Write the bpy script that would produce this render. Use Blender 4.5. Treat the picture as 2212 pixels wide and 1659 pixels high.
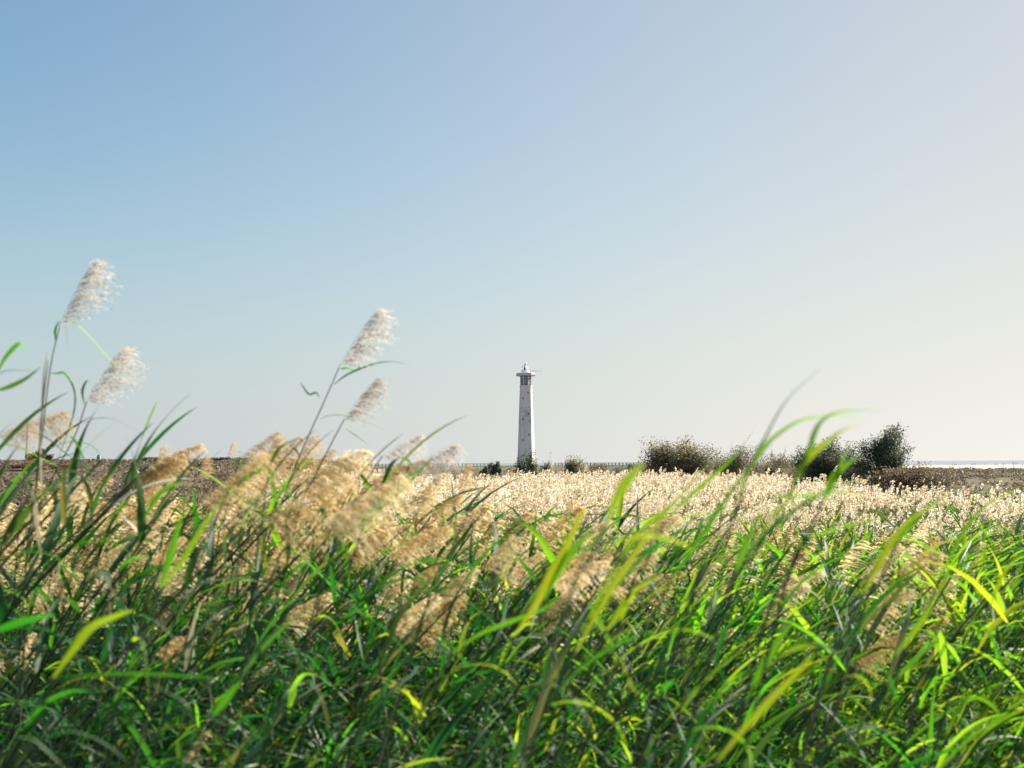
import bpy, bmesh, math, random
import numpy as np
from mathutils import Vector, Matrix

for o in list(bpy.data.objects):
    bpy.data.objects.remove(o)
scene = bpy.context.scene
col = scene.collection
R = math.radians
rng = np.random.default_rng(11)
random.seed(11)

# ------------------------------------------------------------------ camera
EYE = Vector((0.0, 0.0, 3.6))
PITCH, ROLL = R(3.98), R(0.33)
FPX = 1138.0                     # focal length in pixels of the 1024 px wide frame (40 mm on 36 mm)
KD = 0.46293 / FPX               # one pixel of a 2212 px wide view of the photograph
fwd = Vector((0, math.cos(PITCH), math.sin(PITCH)))
up0 = Vector((0, -math.sin(PITCH), math.cos(PITCH)))
rt0 = Vector((1, 0, 0))
cam_r = rt0 * math.cos(ROLL) - up0 * math.sin(ROLL)
cam_u = up0 * math.cos(ROLL) + rt0 * math.sin(ROLL)
cd = bpy.data.cameras.new('camera')
cam = bpy.data.objects.new('camera', cd)
col.objects.link(cam)
cam.matrix_world = Matrix(((cam_r.x, cam_u.x, -fwd.x, EYE.x), (cam_r.y, cam_u.y, -fwd.y, EYE.y),
                           (cam_r.z, cam_u.z, -fwd.z, EYE.z), (0, 0, 0, 1)))
cd.sensor_width = 36.0
cd.lens = FPX / 1024 * 36
cd.clip_start, cd.clip_end = 0.05, 60000
cd.dof.use_dof = True
cd.dof.focus_distance = 60
cd.dof.aperture_fstop = 3.2
cd.dof.aperture_blades = 7
scene.camera = cam

# ------------------------------------------------------------------ sky, sun, exposure
SUN_AZ, SUN_EL = R(63), R(36)    # azimuth from +Y towards +X
sun_dir = Vector((math.sin(SUN_AZ) * math.cos(SUN_EL), math.cos(SUN_AZ) * math.cos(SUN_EL), math.sin(SUN_EL)))
world = bpy.data.worlds.new('World')
scene.world = world
world.use_nodes = True
wn, wl = world.node_tree.nodes, world.node_tree.links
bg = wn['Background']
sky = wn.new('ShaderNodeTexSky')
sky.sky_type = 'NISHITA'
sky.sun_disc = False
sky.sun_elevation, sky.sun_rotation = SUN_EL, SUN_AZ
sky.air_density, sky.dust_density, sky.ozone_density = 1.5, 0.25, 3.0
# sea haze over the clear sky: a thin band on the horizon and a pale veil that thickens towards the sun
def wmath(op, a, b=None):
    n = wn.new('ShaderNodeMath'); n.operation = op
    for i, v in enumerate((a, b)):
        if v is None: continue
        if isinstance(v, (int, float)): n.inputs[i].default_value = v
        else: wl.new(v, n.inputs[i])
    return n.outputs[0]
tcw = wn.new('ShaderNodeTexCoord')
nrm_ = wn.new('ShaderNodeVectorMath'); nrm_.operation = 'NORMALIZE'; wl.new(tcw.outputs['Generated'], nrm_.inputs[0])
dt = wn.new('ShaderNodeVectorMath'); dt.operation = 'DOT_PRODUCT'; wl.new(nrm_.outputs[0], dt.inputs[0]); dt.inputs[1].default_value = sun_dir
spw = wn.new('ShaderNodeSeparateXYZ'); wl.new(nrm_.outputs[0], spw.inputs[0])
cg = wmath('MULTIPLY', wmath('ADD', dt.outputs['Value'], 1.0), 0.5)
zup = wmath('MAXIMUM', spw.outputs[2], 0.0)
def saturate_(x, top): return wmath('MULTIPLY', wmath('SUBTRACT', 1.0, wmath('POWER', math.e, wmath('MULTIPLY', x, -1.0))), top)
low = wmath('SUBTRACT', 1.0, zup)
band = saturate_(wmath('MULTIPLY', wmath('POWER', low, 10.2), 3.42), 0.9)
lobe = saturate_(wmath('MULTIPLY', wmath('MULTIPLY', wmath('POWER', cg, 6.2), wmath('POWER', low, 1.43)), 5.0), 0.92)
glow = wmath('ADD', wmath('ADD', wmath('MULTIPLY', wmath('POWER', cg, 40.0), 3.0), wmath('MULTIPLY', wmath('POWER', wmath('SUBTRACT', 1.0, zup), 5.0), 0.59)), 1.0)
EXPO, WS = 1.35, 0.0533
def veil_col(c): return tuple(k / (2 ** EXPO) / WS for k in c)
wb = wn.new('ShaderNodeMix'); wb.data_type = 'RGBA'; wb.blend_type = 'MULTIPLY'; wb.inputs[0].default_value = 1.0
wl.new(sky.outputs[0], wb.inputs[6]); wb.inputs[7].default_value = (0.60, 0.882, 1.0, 1)
m1 = wn.new('ShaderNodeMix'); m1.data_type = 'RGBA'
wl.new(band, m1.inputs[0]); wl.new(wb.outputs[2], m1.inputs[6]); m1.inputs[7].default_value = (*veil_col((0.535, 0.590, 0.650)), 1)
vc = wn.new('ShaderNodeVectorMath'); vc.operation = 'SCALE'
vc.inputs[0].default_value = veil_col((0.695, 0.645, 0.580)); wl.new(glow, vc.inputs['Scale'])
m2 = wn.new('ShaderNodeMix'); m2.data_type = 'RGBA'
wl.new(lobe, m2.inputs[0]); wl.new(m1.outputs[2], m2.inputs[6]); wl.new(vc.outputs[0], m2.inputs[7])
wl.new(m2.outputs[2], bg.inputs[0])
bg.inputs[1].default_value = WS
sun = bpy.data.lights.new('sun', 'SUN')
sun.energy, sun.angle, sun.color = 5.0, R(0.55), (1.0, 0.93, 0.82)
so = bpy.data.objects.new('sun', sun)
col.objects.link(so)
so.rotation_euler = sun_dir.to_track_quat('Z', 'Y').to_euler()
scene.view_settings.view_transform = 'Standard'
scene.view_settings.look = 'None'
scene.view_settings.gamma = 1
scene.view_settings.exposure = EXPO
scene.view_settings.use_curve_mapping = False
scene.cycles.max_bounces = 8
scene.cycles.transparent_max_bounces = 8

# ------------------------------------------------------------------ helpers
def P(u, v, d):
    """Point at depth d metres on the ray through (u, v) of a 2212 x 1659 view of the photograph."""
    r = fwd + cam_r * ((u - 1106) * KD) - cam_u * ((v - 829.5) * KD)
    return EYE + r * (d / r.y)

def sm(x, a, b):
    t = np.clip((np.asarray(x, float) - a) / (b - a), 0, 1)
    return t * t * (3 - 2 * t)

def wob(x, y, s, k=0.0):
    return (np.sin(x / s + 1.3 + k) * np.cos(y / s * 1.1 + 0.4 + k) + 0.6 * np.sin(x / s * 2.3 + y / s * 1.7 + k)
            + 0.4 * np.sin(x / s * 4.1 - y / s * 3.7 + 2.0 + k)) / 2.0

def gz(x, y):
    """Height of the ground."""
    x = np.asarray(x, float); y = np.asarray(y, float)
    h = 1.95 * (1 - sm(y, 1.2, 10.5))
    h = h + 3.8 * sm(y, 48, 100) * (1 - sm(y, 150, 260)) * sm(-x, 6, 26)
    h = h + 2.2 * sm(y, 300, 460) * (1 - sm(y, 700, 790)) * (1 - sm(x, 105, 165))
    h = h - 1.6 * sm(y, 930, 1100)
    h = h + 0.10 * wob(x, y, 9.0) * sm(y, 12, 40) * (1 - sm(y, 600, 700))
    h = h + 0.22 * wob(x, y, 31.0, 1.0) * sm(y, 50, 90) * (1 - sm(y, 550, 650))
    h = h + 0.16 * wob(x, y, 8.0, 2.0) * sm(y, 60, 95) * (1 - sm(y, 150, 260)) * sm(-x, 6, 26)
    return h

def Gz(x, y):
    return float(gz(x, y))

def tag(o, label=None, cat=None, group=None, kind=None):
    if label: o['label'] = label
    if cat: o['category'] = cat
    if group: o['group'] = group
    if kind: o['kind'] = kind
    return o

def link(name, me, parent=None, loc=None):
    o = bpy.data.objects.new(name, me)
    col.objects.link(o)
    if parent: o.parent = parent
    if loc is not None: o.location = loc
    return o

def thing(name, loc, label, cat, group=None, rz=0.0):
    o = bpy.data.objects.new(name, None)
    o.empty_display_size = 0.2
    col.objects.link(o)
    o.location = loc
    o.rotation_euler = (0, 0, rz)
    return tag(o, label, cat, group)

def mesh_np(name, V, F, mats, mi=None, tint=None, smooth=True):
    """Mesh from numpy arrays: V (n,3), F (m,4) quads; a quad whose last two indices agree is a triangle."""
    V = np.asarray(V, np.float32); F = np.asarray(F, np.int32)
    tri = F[:, 2] == F[:, 3]
    tot = np.where(tri, 3, 4).astype(np.int32)
    start = np.concatenate(([0], np.cumsum(tot)[:-1])).astype(np.int32)
    keep = np.ones(F.shape, bool); keep[:, 3] = ~tri
    idx = F[keep]
    me = bpy.data.meshes.new(name)
    me.vertices.add(len(V)); me.vertices.foreach_set('co', V.ravel())
    me.loops.add(len(idx)); me.loops.foreach_set('vertex_index', idx.astype(np.int32))
    me.polygons.add(len(F)); me.polygons.foreach_set('loop_start', start); me.polygons.foreach_set('loop_total', tot)
    for m in (mats if isinstance(mats, (list, tuple)) else [mats]):
        me.materials.append(m)
    if mi is not None: me.polygons.foreach_set('material_index', np.asarray(mi, np.int32))
    me.polygons.foreach_set('use_smooth', np.full(len(F), smooth, bool))
    if tint is not None:
        a = me.attributes.new('tint', 'FLOAT', 'POINT')
        a.data.foreach_set('value', np.asarray(tint, np.float32))
    me.update(calc_edges=True)
    return me

class T:
    """A little bag of quads: vertices, faces, a material index per face and a tint per vertex."""
    def __init__(s): s.V, s.F, s.M, s.C, s.n = [], [], [], [], 0
    def add(s, V, F, m=0, c=0.0):
        V = np.asarray(V, float); F = np.asarray(F, int)
        if F.shape[1] == 3: F = np.concatenate([F, F[:, 2:3]], 1)
        s.V.append(V); s.F.append(F + s.n)
        s.M.append(np.full(len(F), m)); s.C.append(np.full(len(V), float(c)) if np.isscalar(c) else np.asarray(c, float))
        s.n += len(V)
    def addT(s, t, A=None, loc=None, dc=0.0, m=None):
        V, F, M, C = t.arrays()
        if A is not None: V = V @ np.asarray(A, float).T
        if loc is not None: V = V + np.asarray(loc, float)
        s.V.append(V); s.F.append(F + s.n); s.M.append(M if m is None else np.full(len(F), m)); s.C.append(C + dc); s.n += len(V)
    def arrays(s):
        return np.concatenate(s.V), np.concatenate(s.F), np.concatenate(s.M), np.concatenate(s.C)
    def scatter(s, t, A, L, dc):
        """Copies of t under the matrices A (n,3,3), offsets L (n,3) and tints dc (n)."""
        V, F, M, C = t.arrays()
        n, k = len(L), len(V)
        W = np.einsum('nij,vj->nvi', A, V) + L[:, None, :]
        s.V.append(W.reshape(-1, 3))
        s.F.append((F[None] + (np.arange(n) * k)[:, None, None] + s.n).reshape(-1, 4))
        s.M.append(np.tile(M, n)); s.C.append((C[None] + dc[:, None]).ravel())
        s.n += n * k
    def mesh(s, name, mats, smooth=True):
        V, F, M, C = s.arrays()
        return mesh_np(name, V, F, mats, M, C, smooth)

def rotz(a):
    c, s = np.cos(a), np.sin(a)
    A = np.zeros(np.shape(a) + (3, 3))
    A[..., 0, 0], A[..., 0, 1], A[..., 1, 0], A[..., 1, 1], A[..., 2, 2] = c, -s, s, c, 1
    return A

def align(d):
    """Rotation that takes +Z to d and keeps +X roughly where it is."""
    z = np.asarray(d, float); z = z / np.linalg.norm(z)
    x = np.array((1.0, 0, 0)); x = x - z * (x @ z); x /= np.linalg.norm(x)
    return np.stack([x, np.cross(z, x), z], 1)

def box(t, lo, hi, m=0, c=0.0):
    x0, y0, z0 = lo; x1, y1, z1 = hi
    V = [(x0, y0, z0), (x1, y0, z0), (x1, y1, z0), (x0, y1, z0), (x0, y0, z1), (x1, y0, z1), (x1, y1, z1), (x0, y1, z1)]
    t.add(V, [(0, 3, 2, 1), (4, 5, 6, 7), (0, 1, 5, 4), (1, 2, 6, 5), (2, 3, 7, 6), (3, 0, 4, 7)], m, c)

def tube(t, pts, rad, n=6, m=0, c=0.0, cap=True):
    pts = np.asarray(pts, float); k = len(pts)
    rad = np.broadcast_to(np.asarray(rad, float), (k,))
    tan = np.gradient(pts, axis=0)
    tan /= np.linalg.norm(tan, axis=1)[:, None] + 1e-9
    ref = np.array((0.31, 0.95, 0.05)) if abs(tan[0][1]) < 0.9 else np.array((1.0, 0, 0))
    V = []
    for p, g, r in zip(pts, tan, rad):
        a = np.cross(g, ref); a /= np.linalg.norm(a) + 1e-9
        b = np.cross(g, a)
        for j in range(n):
            q = 2 * math.pi * j / n
            V.append(p + r * (math.cos(q) * a + math.sin(q) * b))
    F = [(i * n + j, i * n + (j + 1) % n, (i + 1) * n + (j + 1) % n, (i + 1) * n + j) for i in range(k - 1) for j in range(n)]
    if cap:
        V.append(pts[-1]); e = len(V) - 1
        F += [((k - 1) * n + j, (k - 1) * n + (j + 1) % n, e, e) for j in range(n)]
    t.add(V, F, m, c)

def prism(t, ring0, ring1, m=0, c=0.0, caps=True):
    n = len(ring0)
    V = list(ring0) + list(ring1)
    F = [(i, (i + 1) % n, n + (i + 1) % n, n + i) for i in range(n)]
    if caps:
        a = np.mean(np.asarray(ring0), 0); b = np.mean(np.asarray(ring1), 0)
        V += [a, b]
        for i in range(n):
            F.append(((i + 1) % n, i, 2 * n, 2 * n)); F.append((n + i, n + (i + 1) % n, 2 * n + 1, 2 * n + 1))
    t.add(V, F, m, c)

# ------------------------------------------------------------------ materials
def new_mat(name):
    m = bpy.data.materials.new(name); m.use_nodes = True
    nt = m.node_tree; nt.nodes.clear()
    out = nt.nodes.new('ShaderNodeOutputMaterial')
    return m, nt, nt.nodes, nt.links, out

def ramp(N, stops):
    r = N.new('ShaderNodeValToRGB')
    e = r.color_ramp.elements
    while len(e) < len(stops): e.new(0.5)
    for el, (p, c) in zip(e, stops):
        el.position = p; el.color = (*c, 1)
    return r

def math_node(N, L, op, a, b=None):
    n = N.new('ShaderNodeMath'); n.operation = op
    for i, v in enumerate((a, b)):
        if v is None: continue
        if isinstance(v, (int, float)): n.inputs[i].default_value = v
        else: L.new(v, n.inputs[i])
    return n.outputs[0]

def tint_fac(N, L):
    at = N.new('ShaderNodeAttribute'); at.attribute_name = 'tint'
    oi = N.new('ShaderNodeObjectInfo')
    return math_node(N, L, 'FRACT', math_node(N, L, 'ADD', at.outputs['Fac'], oi.outputs['Random']))

def leaf_mat(name, stops, trans_stops, trans=0.38, rough=0.42, under=None, spec=0.5, streak=60.0, veins=False):
    m, nt, N, L, out = new_mat(name)
    f = tint_fac(N, L)
    cr = ramp(N, stops); L.new(f, cr.inputs[0])
    c = cr.outputs[0]
    if under:
        gm = N.new('ShaderNodeNewGeometry')
        mx = N.new('ShaderNodeMix'); mx.data_type = 'RGBA'
        L.new(math_node(N, L, 'MULTIPLY', gm.outputs['Backfacing'], 0.7), mx.inputs[0]); L.new(c, mx.inputs[6]); mx.inputs[7].default_value = (*under, 1)
        c = mx.outputs[2]
    tc = N.new('ShaderNodeTexCoord')
    nz = N.new('ShaderNodeTexNoise'); nz.inputs['Scale'].default_value = streak; nz.inputs['Detail'].default_value = 3
    L.new(tc.outputs['Object'], nz.inputs['Vector'])
    br = N.new('ShaderNodeMix'); br.data_type = 'RGBA'; br.blend_type = 'MULTIPLY'; br.inputs[0].default_value = 0.5
    rr = ramp(N, [(0.3, (0.6, 0.6, 0.6)), (0.7, (1.25, 1.25, 1.2))]); L.new(nz.outputs[0], rr.inputs[0])
    L.new(c, br.inputs[6]); L.new(rr.outputs[0], br.inputs[7])
    pb = N.new('ShaderNodeBsdfPrincipled')
    L.new(br.outputs[2], pb.inputs['Base Color'])
    pb.inputs['Roughness'].default_value = rough
    pb.inputs['Specular IOR Level'].default_value = spec
    if veins:
        av = N.new('ShaderNodeAttribute'); av.attribute_name = 'across'
        bp = N.new('ShaderNodeBump'); bp.inputs['Strength'].default_value = 0.35; bp.inputs['Distance'].default_value = 0.002
        L.new(math_node(N, L, 'SINE', math_node(N, L, 'MULTIPLY', av.outputs['Fac'], 38.0)), bp.inputs['Height'])
        L.new(bp.outputs[0], pb.inputs['Normal'])
        rib = math_node(N, L, 'MULTIPLY', math_node(N, L, 'LESS_THAN', math_node(N, L, 'ABSOLUTE', math_node(N, L, 'SUBTRACT', av.outputs['Fac'], 2.0)), 0.10), 0.6)
        stp = math_node(N, L, 'MULTIPLY', math_node(N, L, 'ADD', math_node(N, L, 'SINE', math_node(N, L, 'MULTIPLY', av.outputs['Fac'], 61.0)), 1.0), 0.16)
        dk = N.new('ShaderNodeMix'); dk.data_type = 'RGBA'; L.new(stp, dk.inputs[0]); L.new(br.outputs[2], dk.inputs[6]); dk.inputs[7].default_value = (0.01, 0.03, 0.008, 1)
        rb = N.new('ShaderNodeMix'); rb.data_type = 'RGBA'; L.new(rib, rb.inputs[0]); L.new(dk.outputs[2], rb.inputs[6]); rb.inputs[7].default_value = (0.20, 0.24, 0.11, 1)
        L.new(rb.outputs[2], pb.inputs['Base Color'])
    tl = N.new('ShaderNodeBsdfTranslucent')
    tr = ramp(N, trans_stops); L.new(f, tr.inputs[0]); L.new(tr.outputs[0], tl.inputs[0])
    ms = N.new('ShaderNodeMixShader'); ms.inputs[0].default_value = trans
    L.new(pb.outputs[0], ms.inputs[1]); L.new(tl.outputs[0], ms.inputs[2])
    L.new(ms.outputs[0], out.inputs[0])
    return m

def solid_mat(name, c0, c1=None, scale=3.0, rough=0.7, detail=6, spec=0.3, bump=0.0, stretch=(1, 1, 1), lo=0.35, hi=0.65, metal=0.0):
    m, nt, N, L, out = new_mat(name)
    pb = N.new('ShaderNodeBsdfPrincipled')
    pb.inputs['Roughness'].default_value = rough
    pb.inputs['Specular IOR Level'].default_value = spec
    pb.inputs['Metallic'].default_value = metal
    tc = N.new('ShaderNodeTexCoord'); mp = N.new('ShaderNodeMapping')
    mp.inputs['Scale'].default_value = stretch
    L.new(tc.outputs['Object'], mp.inputs[0])
    nz = N.new('ShaderNodeTexNoise'); nz.inputs['Scale'].default_value = scale; nz.inputs['Detail'].default_value = detail
    L.new(mp.outputs[0], nz.inputs['Vector'])
    r = ramp(N, [(lo, c0), (hi, c1 or c0)]); L.new(nz.outputs[0], r.inputs[0])
    L.new(r.outputs[0], pb.inputs['Base Color'])
    if bump:
        b = N.new('ShaderNodeBump'); b.inputs['Strength'].default_value = bump
        L.new(nz.outputs[0], b.inputs['Height']); L.new(b.outputs[0], pb.inputs['Normal'])
    L.new(pb.outputs[0], out.inputs[0])
    return m

GREEN = [(0.0, (0.004, 0.052, 0.014)), (0.4, (0.009, 0.086, 0.012)), (0.75, (0.038, 0.120, 0.010)), (1.0, (0.11, 0.17, 0.018))]
GREEN_T = [(0.0, (0.04, 0.34, 0.012)), (0.38, (0.17, 0.45, 0.010)), (0.75, (0.30, 0.54, 0.012)), (1.0, (0.50, 0.55, 0.015))]
BLUEG = [(0.0, (0.007, 0.052, 0.018)), (0.42, (0.014, 0.085, 0.020)), (0.66, (0.045, 0.115, 0.04)), (0.84, (0.10, 0.165, 0.09)), (1.0, (0.16, 0.205, 0.13))]  # pale upper stops put the sheen of sun and sky into the leaf colour
BLUEG_T = [(0.0, (0.02, 0.20, 0.018)), (0.6, (0.07, 0.32, 0.012)), (0.9, (0.22, 0.36, 0.02)), (1.0, (0.42, 0.36, 0.05))]
M_leaf = leaf_mat('reed_leaf_bright', GREEN, GREEN_T, 0.54, 0.5, (0.035, 0.125, 0.025), 0.24, veins=True)
M_leafb = leaf_mat('reed_leaf_glaucous', BLUEG, BLUEG_T, 0.32, 0.5, (0.075, 0.14, 0.06), 0.38, veins=True)
M_dry = leaf_mat('reed_leaf_dry', [(0, (0.40, 0.37, 0.28)), (1, (0.56, 0.53, 0.44))], [(0, (0.45, 0.36, 0.2)), (1, (0.5, 0.44, 0.3))], 0.3, 0.5)
M_stem = leaf_mat('reed_stem', [(0, (0.022, 0.05, 0.018)), (0.7, (0.045, 0.075, 0.025)), (1, (0.16, 0.15, 0.07))], [(0, (0.1, 0.2, 0.03)), (1, (0.3, 0.28, 0.1))], 0.12, 0.4)
M_plume = leaf_mat('reed_plume_tan', [(0, (0.60, 0.44, 0.19)), (0.5, (0.82, 0.65, 0.32)), (1, (0.92, 0.78, 0.48))],
                   [(0, (0.62, 0.44, 0.20)), (0.5, (0.78, 0.60, 0.32)), (1, (0.90, 0.76, 0.50))], 0.52, 0.6, spec=0.25)
M_plumes = leaf_mat('reed_plume_silver', [(0, (0.68, 0.61, 0.52)), (1, (0.86, 0.80, 0.72))],
                    [(0, (0.62, 0.52, 0.42)), (1, (0.78, 0.70, 0.60))], 0.45, 0.55, spec=0.3)
M_plumef = leaf_mat('reed_plume_pale', [(0, (0.62, 0.44, 0.23)), (0.3, (0.84, 0.68, 0.44)), (1, (0.92, 0.80, 0.61))],
                    [(0, (0.70, 0.52, 0.34)), (0.25, (0.90, 0.78, 0.58)), (1, (0.94, 0.86, 0.72))], 0.5, 0.6, spec=0.2, streak=3.0)
def bush_mat(name, a, b, c, tr=0.25):
    g = [(0, a), (0.5, b), (1, c)]
    return leaf_mat(name, g, [(p, tuple(min(0.6, 2.2 * k) for k in q)) for p, q in g], tr, 0.55, spec=0.3, streak=1.5)
M_straw = leaf_mat('reed_straw', [(0, (0.10, 0.12, 0.04)), (0.5, (0.26, 0.23, 0.10)), (1, (0.45, 0.36, 0.20))], [(0, (0.2, 0.28, 0.05)), (1, (0.5, 0.42, 0.2))], 0.3, 0.55)
M_olive = bush_mat('shrub_olive', (0.11, 0.105, 0.056), (0.18, 0.16, 0.085), (0.27, 0.23, 0.13))
M_dark = bush_mat('shrub_dark_green', (0.06, 0.078, 0.052), (0.10, 0.118, 0.072), (0.165, 0.165, 0.095))
M_brown = bush_mat('shrub_brown', (0.07, 0.055, 0.033), (0.11, 0.085, 0.05), (0.17, 0.13, 0.075))
M_rust = bush_mat('shrub_rust', (0.13, 0.06, 0.035), (0.20, 0.10, 0.06), (0.27, 0.16, 0.10))
M_grey = bush_mat('shrub_grey_green', (0.05, 0.06, 0.045), (0.085, 0.09, 0.065), (0.13, 0.13, 0.09))
M_scrub = bush_mat('scrub_low', (0.075, 0.060, 0.050), (0.15, 0.112, 0.082), (0.165, 0.15, 0.075))
M_herb = bush_mat('herb_green', (0.025, 0.05, 0.02), (0.05, 0.08, 0.025), (0.10, 0.11, 0.035))
M_bark = solid_mat('bark', (0.06, 0.045, 0.035), (0.14, 0.11, 0.09), 8, 0.9)

# ------------------------------------------------------------------ ground and sea
def ground_mat():
    m, nt, N, L, out = new_mat('ground_earth')
    pb = N.new('ShaderNodeBsdfPrincipled'); pb.inputs['Roughness'].default_value = 0.95; pb.inputs['Specular IOR Level'].default_value = 0.1
    g = N.new('ShaderNodeNewGeometry'); sp = N.new('ShaderNodeSeparateXYZ'); L.new(g.outputs['Position'], sp.inputs[0])
    def noise(s, d=6):
        n = N.new('ShaderNodeTexNoise'); n.inputs['Scale'].default_value = s; n.inputs['Detail'].default_value = d
        L.new(g.outputs['Position'], n.inputs['Vector']); return n.outputs[0]
    earth = ramp(N, [(0.3, (0.06, 0.042, 0.030)), (0.5, (0.135, 0.095, 0.068)), (0.62, (0.105, 0.095, 0.045)), (0.75, (0.22, 0.16, 0.11))]); L.new(noise(0.35), earth.inputs[0])
    sand = ramp(N, [(0.3, (0.46, 0.38, 0.28)), (0.7, (0.62, 0.54, 0.43))]); L.new(noise(0.02), sand.inputs[0])
    far = ramp(N, [(0.35, (0.085, 0.082, 0.045)), (0.6, (0.13, 0.115, 0.07)), (0.75, (0.20, 0.17, 0.11))]); L.new(noise(0.05), far.inputs[0])
    def mr(v, a, b):
        n = N.new('ShaderNodeMapRange'); n.interpolation_type = 'SMOOTHSTEP'
        n.inputs[1].default_value = a; n.inputs[2].default_value = b; L.new(v, n.inputs[0]); return n.outputs[0]
    def mix(f, a, b):
        n = N.new('ShaderNodeMix'); n.data_type = 'RGBA'; L.new(f, n.inputs[0]); L.new(a, n.inputs[6]); L.new(b, n.inputs[7]); return n.outputs[2]
    c = mix(mr(sp.outputs[1], 120, 260), earth.outputs[0], far.outputs[0])
    wav = math_node(N, L, 'MULTIPLY', math_node(N, L, 'SUBTRACT', noise(0.012, 3), 0.5), 90.0)
    yy = math_node(N, L, 'ADD', sp.outputs[1], wav)
    beach = math_node(N, L, 'MULTIPLY', mr(yy, 480, 510), mr(sp.outputs[0], 110, 160))
    beach = math_node(N, L, 'MAXIMUM', beach, mr(sp.outputs[1], 790, 830))
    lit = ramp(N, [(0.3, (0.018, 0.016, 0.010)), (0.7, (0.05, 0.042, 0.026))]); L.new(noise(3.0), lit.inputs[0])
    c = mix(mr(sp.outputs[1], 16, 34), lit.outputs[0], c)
    L.new(mix(beach, c, sand.outputs[0]), pb.inputs['Base Color'])
    b = N.new('ShaderNodeBump'); b.inputs['Strength'].default_value = 0.6; b.inputs['Distance'].default_value = 0.15
    L.new(noise(2.5, 8), b.inputs['Height']); L.new(b.outputs[0], pb.inputs['Normal'])
    L.new(pb.outputs[0], out.inputs[0])
    return m
ys = np.concatenate([[-6000, -900, -120, -25, -8], np.arange(-2, 14, 0.6), np.geomspace(14, 1200, 150), [1600, 3000, 8000, 30000]])
ux = np.linspace(-1, 1, 141); ux = np.sign(ux) * (0.75 * np.abs(ux) + 0.25 * np.abs(ux) ** 3)
GX = ux[None] * (14 + 1.05 * np.abs(ys))[:, None]
GY = np.repeat(ys[:, None], 141, 1)
GZ = gz(GX, GY)
nx = 141
qi = (np.arange(len(ys) - 1)[:, None] * nx + np.arange(nx - 1)[None]).ravel()
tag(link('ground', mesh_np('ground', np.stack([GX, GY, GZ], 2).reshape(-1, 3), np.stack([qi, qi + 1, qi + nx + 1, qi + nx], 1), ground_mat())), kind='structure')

def sea_mat():
    m, nt, N, L, out = new_mat('sea_water')
    pb = N.new('ShaderNodeBsdfPrincipled'); pb.inputs['Base Color'].default_value = (0.10, 0.15, 0.18, 1); pb.inputs['Roughness'].default_value = 0.18
    g = N.new('ShaderNodeNewGeometry'); mp = N.new('ShaderNodeMapping'); mp.inputs['Scale'].default_value = (0.05, 0.2, 1)
    L.new(g.outputs['Position'], mp.inputs[0])
    n = N.new('ShaderNodeTexNoise'); n.inputs['Scale'].default_value = 1.0; n.inputs['Detail'].default_value = 5; L.new(mp.outputs[0], n.inputs['Vector'])
    b = N.new('ShaderNodeBump'); b.inputs['Strength'].default_value = 0.35; b.inputs['Distance'].default_value = 0.8
    L.new(n.outputs[0], b.inputs['Height']); L.new(b.outputs[0], pb.inputs['Normal'])
    L.new(pb.outputs[0], out.inputs[0])
    return m
tag(link('sea', mesh_np('sea', [(-40000, 880, -0.5), (40000, 880, -0.5), (40000, 45000, -0.5), (-40000, 45000, -0.5)], [(0, 1, 2, 3)], sea_mat())), kind='structure')

# ------------------------------------------------------------------ lighthouse
def plaster_mat():
    m, nt, N, L, out = new_mat('tower_plaster')
    pb = N.new('ShaderNodeBsdfPrincipled'); pb.inputs['Roughness'].default_value = 0.85; pb.inputs['Specular IOR Level'].default_value = 0.2
    tc = N.new('ShaderNodeTexCoord'); sp = N.new('ShaderNodeSeparateXYZ'); L.new(tc.outputs['Object'], sp.inputs[0])
    def noise(sx, sz, d=6):
        mp = N.new('ShaderNodeMapping'); mp.inputs['Scale'].default_value = (sx, sx, sz); L.new(tc.outputs['Object'], mp.inputs[0])
        n = N.new('ShaderNodeTexNoise'); n.inputs['Scale'].default_value = 1; n.inputs['Detail'].default_value = d; L.new(mp.outputs[0], n.inputs['Vector']); return n.outputs[0]
    base = ramp(N, [(0.3, (0.70, 0.58, 0.57)), (0.7, (0.84, 0.73, 0.71))]); L.new(noise(0.5, 0.12), base.inputs[0])
    def mr(v, a, b, c=0.0, d=1.0):
        n = N.new('ShaderNodeMapRange'); n.interpolation_type = 'SMOOTHSTEP'
        for i, k in enumerate((a, b, c, d)): n.inputs[i + 1].default_value = k
        L.new(v, n.inputs[0]); return n.outputs[0]
    band = math_node(N, L, 'MULTIPLY', mr(sp.outputs[2], 21, 27), mr(sp.outputs[2], 34.6, 35.0, 1, 0))
    patch = mr(noise(0.9, 0.45, 4), 0.40, 0.60)
    f = math_node(N, L, 'MULTIPLY', math_node(N, L, 'MULTIPLY', band, patch), 0.6)
    mx = N.new('ShaderNodeMix'); mx.data_type = 'RGBA'; L.new(f, mx.inputs[0]); L.new(base.outputs[0], mx.inputs[6]); mx.inputs[7].default_value = (0.40, 0.37, 0.40, 1)
    L.new(mx.outputs[2], pb.inputs['Base Color']); L.new(pb.outputs[0], out.inputs[0])
    return m
M_plaster = plaster_mat()
M_conc = solid_mat('gallery_concrete', (0.54, 0.47, 0.46), (0.66, 0.58, 0.57), 0.8, 0.9)
M_white = solid_mat('white_paint', (0.76, 0.76, 0.78), (0.82, 0.82, 0.82), 2, 0.5)
M_blue = solid_mat('blue_metal', (0.07, 0.14, 0.20), (0.10, 0.19, 0.26), 4, 0.4)
M_hole = solid_mat('window_dark', (0.012, 0.015, 0.02), None, 1, 0.3)
M_pane = solid_mat('window_pane', (0.02, 0.09, 0.17), (0.04, 0.13, 0.22), 0.6, 0.2, spec=0.2)
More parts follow.
